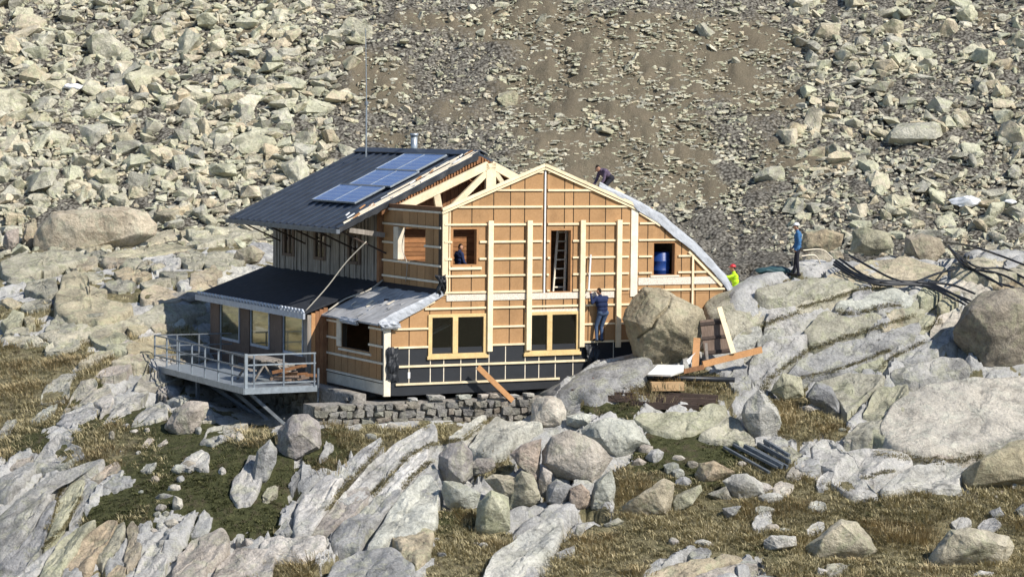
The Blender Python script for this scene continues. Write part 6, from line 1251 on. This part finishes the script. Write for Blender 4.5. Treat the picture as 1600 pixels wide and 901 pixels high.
# ------------------------------------------------------------------ grass
def tufts(name, label, N_, ylo, yhi, hgt, blades, mat, pick, seed, wid=.02, spread=1.0):
    r_ = np.random.RandomState(seed); X = r_.uniform(-60, 1660, N_); Y = r_.uniform(ylo, yhi, N_)
    ins = np.zeros(N_, bool)
    for P_ in COVER: ins |= inpoly(X, Y, P_)
    X, Y = X[~ins], Y[~ins]; H = hit(X, Y)
    lx_ = (H[:, 0]-HUT[0])*E1[0]+(H[:, 1]-HUT[1])*E1[1]; ly_ = (H[:, 0]-HUT[0])*E2[0]+(H[:, 1]-HUT[1])*E2[1]
    tf_ = turf(H[:, 0], H[:, 1], H[:, 2]); ok = tf_ & ~((lx_ > -1.3) & (lx_ < 13) & (ly_ > -.5) & (ly_ < 15)) & (H[:, 1] < 33); H = H[ok]
    gr = green(H[:, 0], H[:, 1]); nz_ = pn(np.c_[H[:, :2]/1.6, np.full(len(H), seed*1.0)]); k_ = pick(gr, nz_, r_.rand(len(H))); H = H[k_]; n_ = len(H)
    hs = hgt*r_.uniform(.5, 1.35, n_)*(1+.5*nz_[k_]); B = blades
    # the relief of the ground, so that roots meet the soil
    q = np.c_[H[:, 0], H[:, 1], 0*H[:, 0]]; a = r_.uniform(0, 2*np.pi, (n_, B)); lean = r_.uniform(.15, .95, (n_, B)); L = hs[:, None]*r_.uniform(.6, 1.2, (n_, B))
    rad = spread*r_.uniform(0, .10, (n_, B))*(hs[:, None]/.2+.4); base = np.stack([H[:, 0:1]+np.cos(a)*rad, H[:, 1:2]+np.sin(a)*rad, H[:, 2:3]+0*a-.05], -1)
    d = np.stack([np.cos(a)*lean-.10, np.sin(a)*lean-.08, np.ones_like(a)*.9], -1); d /= np.linalg.norm(d, axis=-1, keepdims=True)
    side = np.stack([-np.sin(a), np.cos(a), 0*a], -1)*(wid*r_.uniform(.6, 1.3, (n_, B)))[..., None]
    mid = base+d*L[..., None]*.55; tip = mid+(d*np.array([1.5, 1.5, .35]))*L[..., None]*.5
    V = np.stack([base-side*.5, base+side*.5, mid+side*.4, mid-side*.4, tip], 2).reshape(-1, 3)
    m_ = n_*B; k5 = np.arange(m_)*5; Fq = np.stack([k5, k5+1, k5+2, k5+3], 1); Ft = np.stack([k5+3, k5+2, k5+4], 1)
    me_ = bpy.data.meshes.new(name); me_.vertices.add(len(V)); me_.vertices.foreach_set('co', V.ravel()); me_.loops.add(m_*7)
    li = np.concatenate([Fq.ravel(), Ft.ravel()]); me_.loops.foreach_set('vertex_index', li); me_.polygons.add(m_*2); me_.polygons.foreach_set('loop_start', np.concatenate([np.arange(m_)*4, m_*4+np.arange(m_)*3])); me_.update(); me_.validate()
    at_ = me_.attributes.new('rnd', 'FLOAT', 'POINT'); at_.data.foreach_set('value', np.repeat(np.clip(r_.rand(n_)*.7+.3*(nz_[k_]+.5), 0, 1), B*5).astype(np.float32))
    o = link(name, me_, M[mat]); tag(o, label, 'grass'); o['kind'] = 'stuff'
def grass_mat(name, stops):
    N = NT(name); c = N.ramp(N.attr('rnd'), stops); return N.done(c, .8, spec=.15)
M['drygrass'] = grass_mat('dry_grass', [(0, (.125, .112, .060)), (.35, (.26, .228, .125)), (.65, (.43, .372, .215)), (1, (.60, .52, .33))])
M['straw'] = grass_mat('straw_grass', [(0, (.17, .125, .065)), (.4, (.32, .25, .135)), (.7, (.46, .37, .21)), (1, (.58, .49, .30))])
M['greengrass'] = grass_mat('green_grass', [(0, (.034, .042, .017)), (.5, (.085, .092, .038)), (1, (.17, .165, .075))])
tufts('dry_grass', 'dry straw-coloured tussock grass between the rocks', 60000, 470, 940, .24, 11, 'drygrass', lambda gr, nz_, u: (gr < .35+.4*u) & (nz_+u*.9 > .12), 3)
tufts('green_grass', 'short green turf between the rocks', 40000, 540, 940, .11, 9, 'greengrass', lambda gr, nz_, u: (gr+.55*nz_ > .22+.35*u), 4)
tufts('bench_grass', 'thin dry grass between the flat slabs left of the porch', 9000, 380, 560, .13, 8, 'drygrass', lambda gr, nz_, u: (nz_+u*.5 > .2), 5)

tufts('tussock_grass', 'big straw-coloured grass tussocks in the dry field', 5200, 520, 940, .30, 70, 'straw', lambda gr, nz_, u: (gr < .5) & (nz_ > .02+.25*u), 8, .018, 3.2)
# turf growing in the cracks of the slabs
r_ = np.random.RandomState(9); BV = []
for t, P_, w_ in [(7, [(330, 540), (420, 470), (520, 400), (700, 340), (860, 290), (1050, 230)], 9), (7, [(480, 540), (640, 510), (820, 450), (930, 400)], 6), (7, [(660, 205), (760, 222), (880, 185), (980, 180)], 12), (7, [(480, 190), (640, 145), (780, 98), (880, 92)], 7), (7, [(290, 290), (360, 250), (480, 215)], 10), (7, [(880, 500), (910, 460), (980, 420), (1100, 360)], 5), (7, [(340, 520), (300, 590), (360, 680), (480, 690)], 14), (7, [(1100, 300), (1180, 260), (1150, 200)], 9),
                  (3, [(480, 710), (600, 590), (740, 430), (800, 350), (900, 300), (1080, 250)], 12), (3, [(720, 690), (850, 560), (960, 440), (1090, 370), (1280, 340)], 10), (3, [(920, 640), (980, 560), (1100, 470)], 12), (4, [(440, 300), (500, 240), (590, 100)], 12), (4, [(720, 200), (820, 110)], 8), (3, [(1300, 340), (1400, 250), (1480, 205)], 8), (2, [(270, 540), (400, 400), (500, 220)], 6), (2, [(300, 430), (340, 300), (400, 160)], 5), (8, [(860, 215), (1000, 230), (1100, 250), (1280, 250), (1400, 220)], 14), (8, [(800, 340), (860, 315), (950, 300)], 8)]:
    ox, oy, sc_ = OFF[t]; P_ = np.array(P_, float)
    for a, b in zip(P_, P_[1:]):
        for q in range(max(3, int(np.linalg.norm(b-a)/1.5))):
            u = r_.rand(); p_ = a+(b-a)*u+r_.normal(size=2)*w_*.7; L_ = cast(ox+p_[0]/sc_, oy+p_[1]/sc_)
            if L_[1] < 14: BV.append(L_)
BV = np.array(BV); n_ = len(BV); B = 12
a = r_.uniform(0, 2*np.pi, (n_, B)); ln = r_.uniform(.3, 1.2, (n_, B)); L = r_.uniform(.03, .09, (n_, B))*r_.uniform(.5, 1.4, (n_, 1)); rad = r_.uniform(0, .13, (n_, B))
base = np.stack([BV[:, 0:1]+np.cos(a)*rad, BV[:, 1:2]+np.sin(a)*rad, BV[:, 2:3]+0*a-.03], -1); d = np.stack([np.cos(a)*ln, np.sin(a)*ln, np.ones_like(a)], -1); d /= np.linalg.norm(d, axis=-1, keepdims=True)
sd_ = np.stack([-np.sin(a), np.cos(a), 0*a], -1)*.022; V = np.stack([base-sd_*.5, base+sd_*.5, base+d*L[..., None]], 2).reshape(-1, 3)
me_ = mesh('crack_turf', V, np.arange(len(V)).reshape(-1, 3)); at_ = me_.attributes.new('rnd', 'FLOAT', 'POINT'); at_.data.foreach_set('value', np.repeat(r_.rand(n_)*.75, B*3).astype(np.float32))
o = link('crack_turf_grass', me_, M['drygrass']); tag(o, 'brown turf growing in the cracks of the granite slabs', 'grass'); o['kind'] = 'stuff'
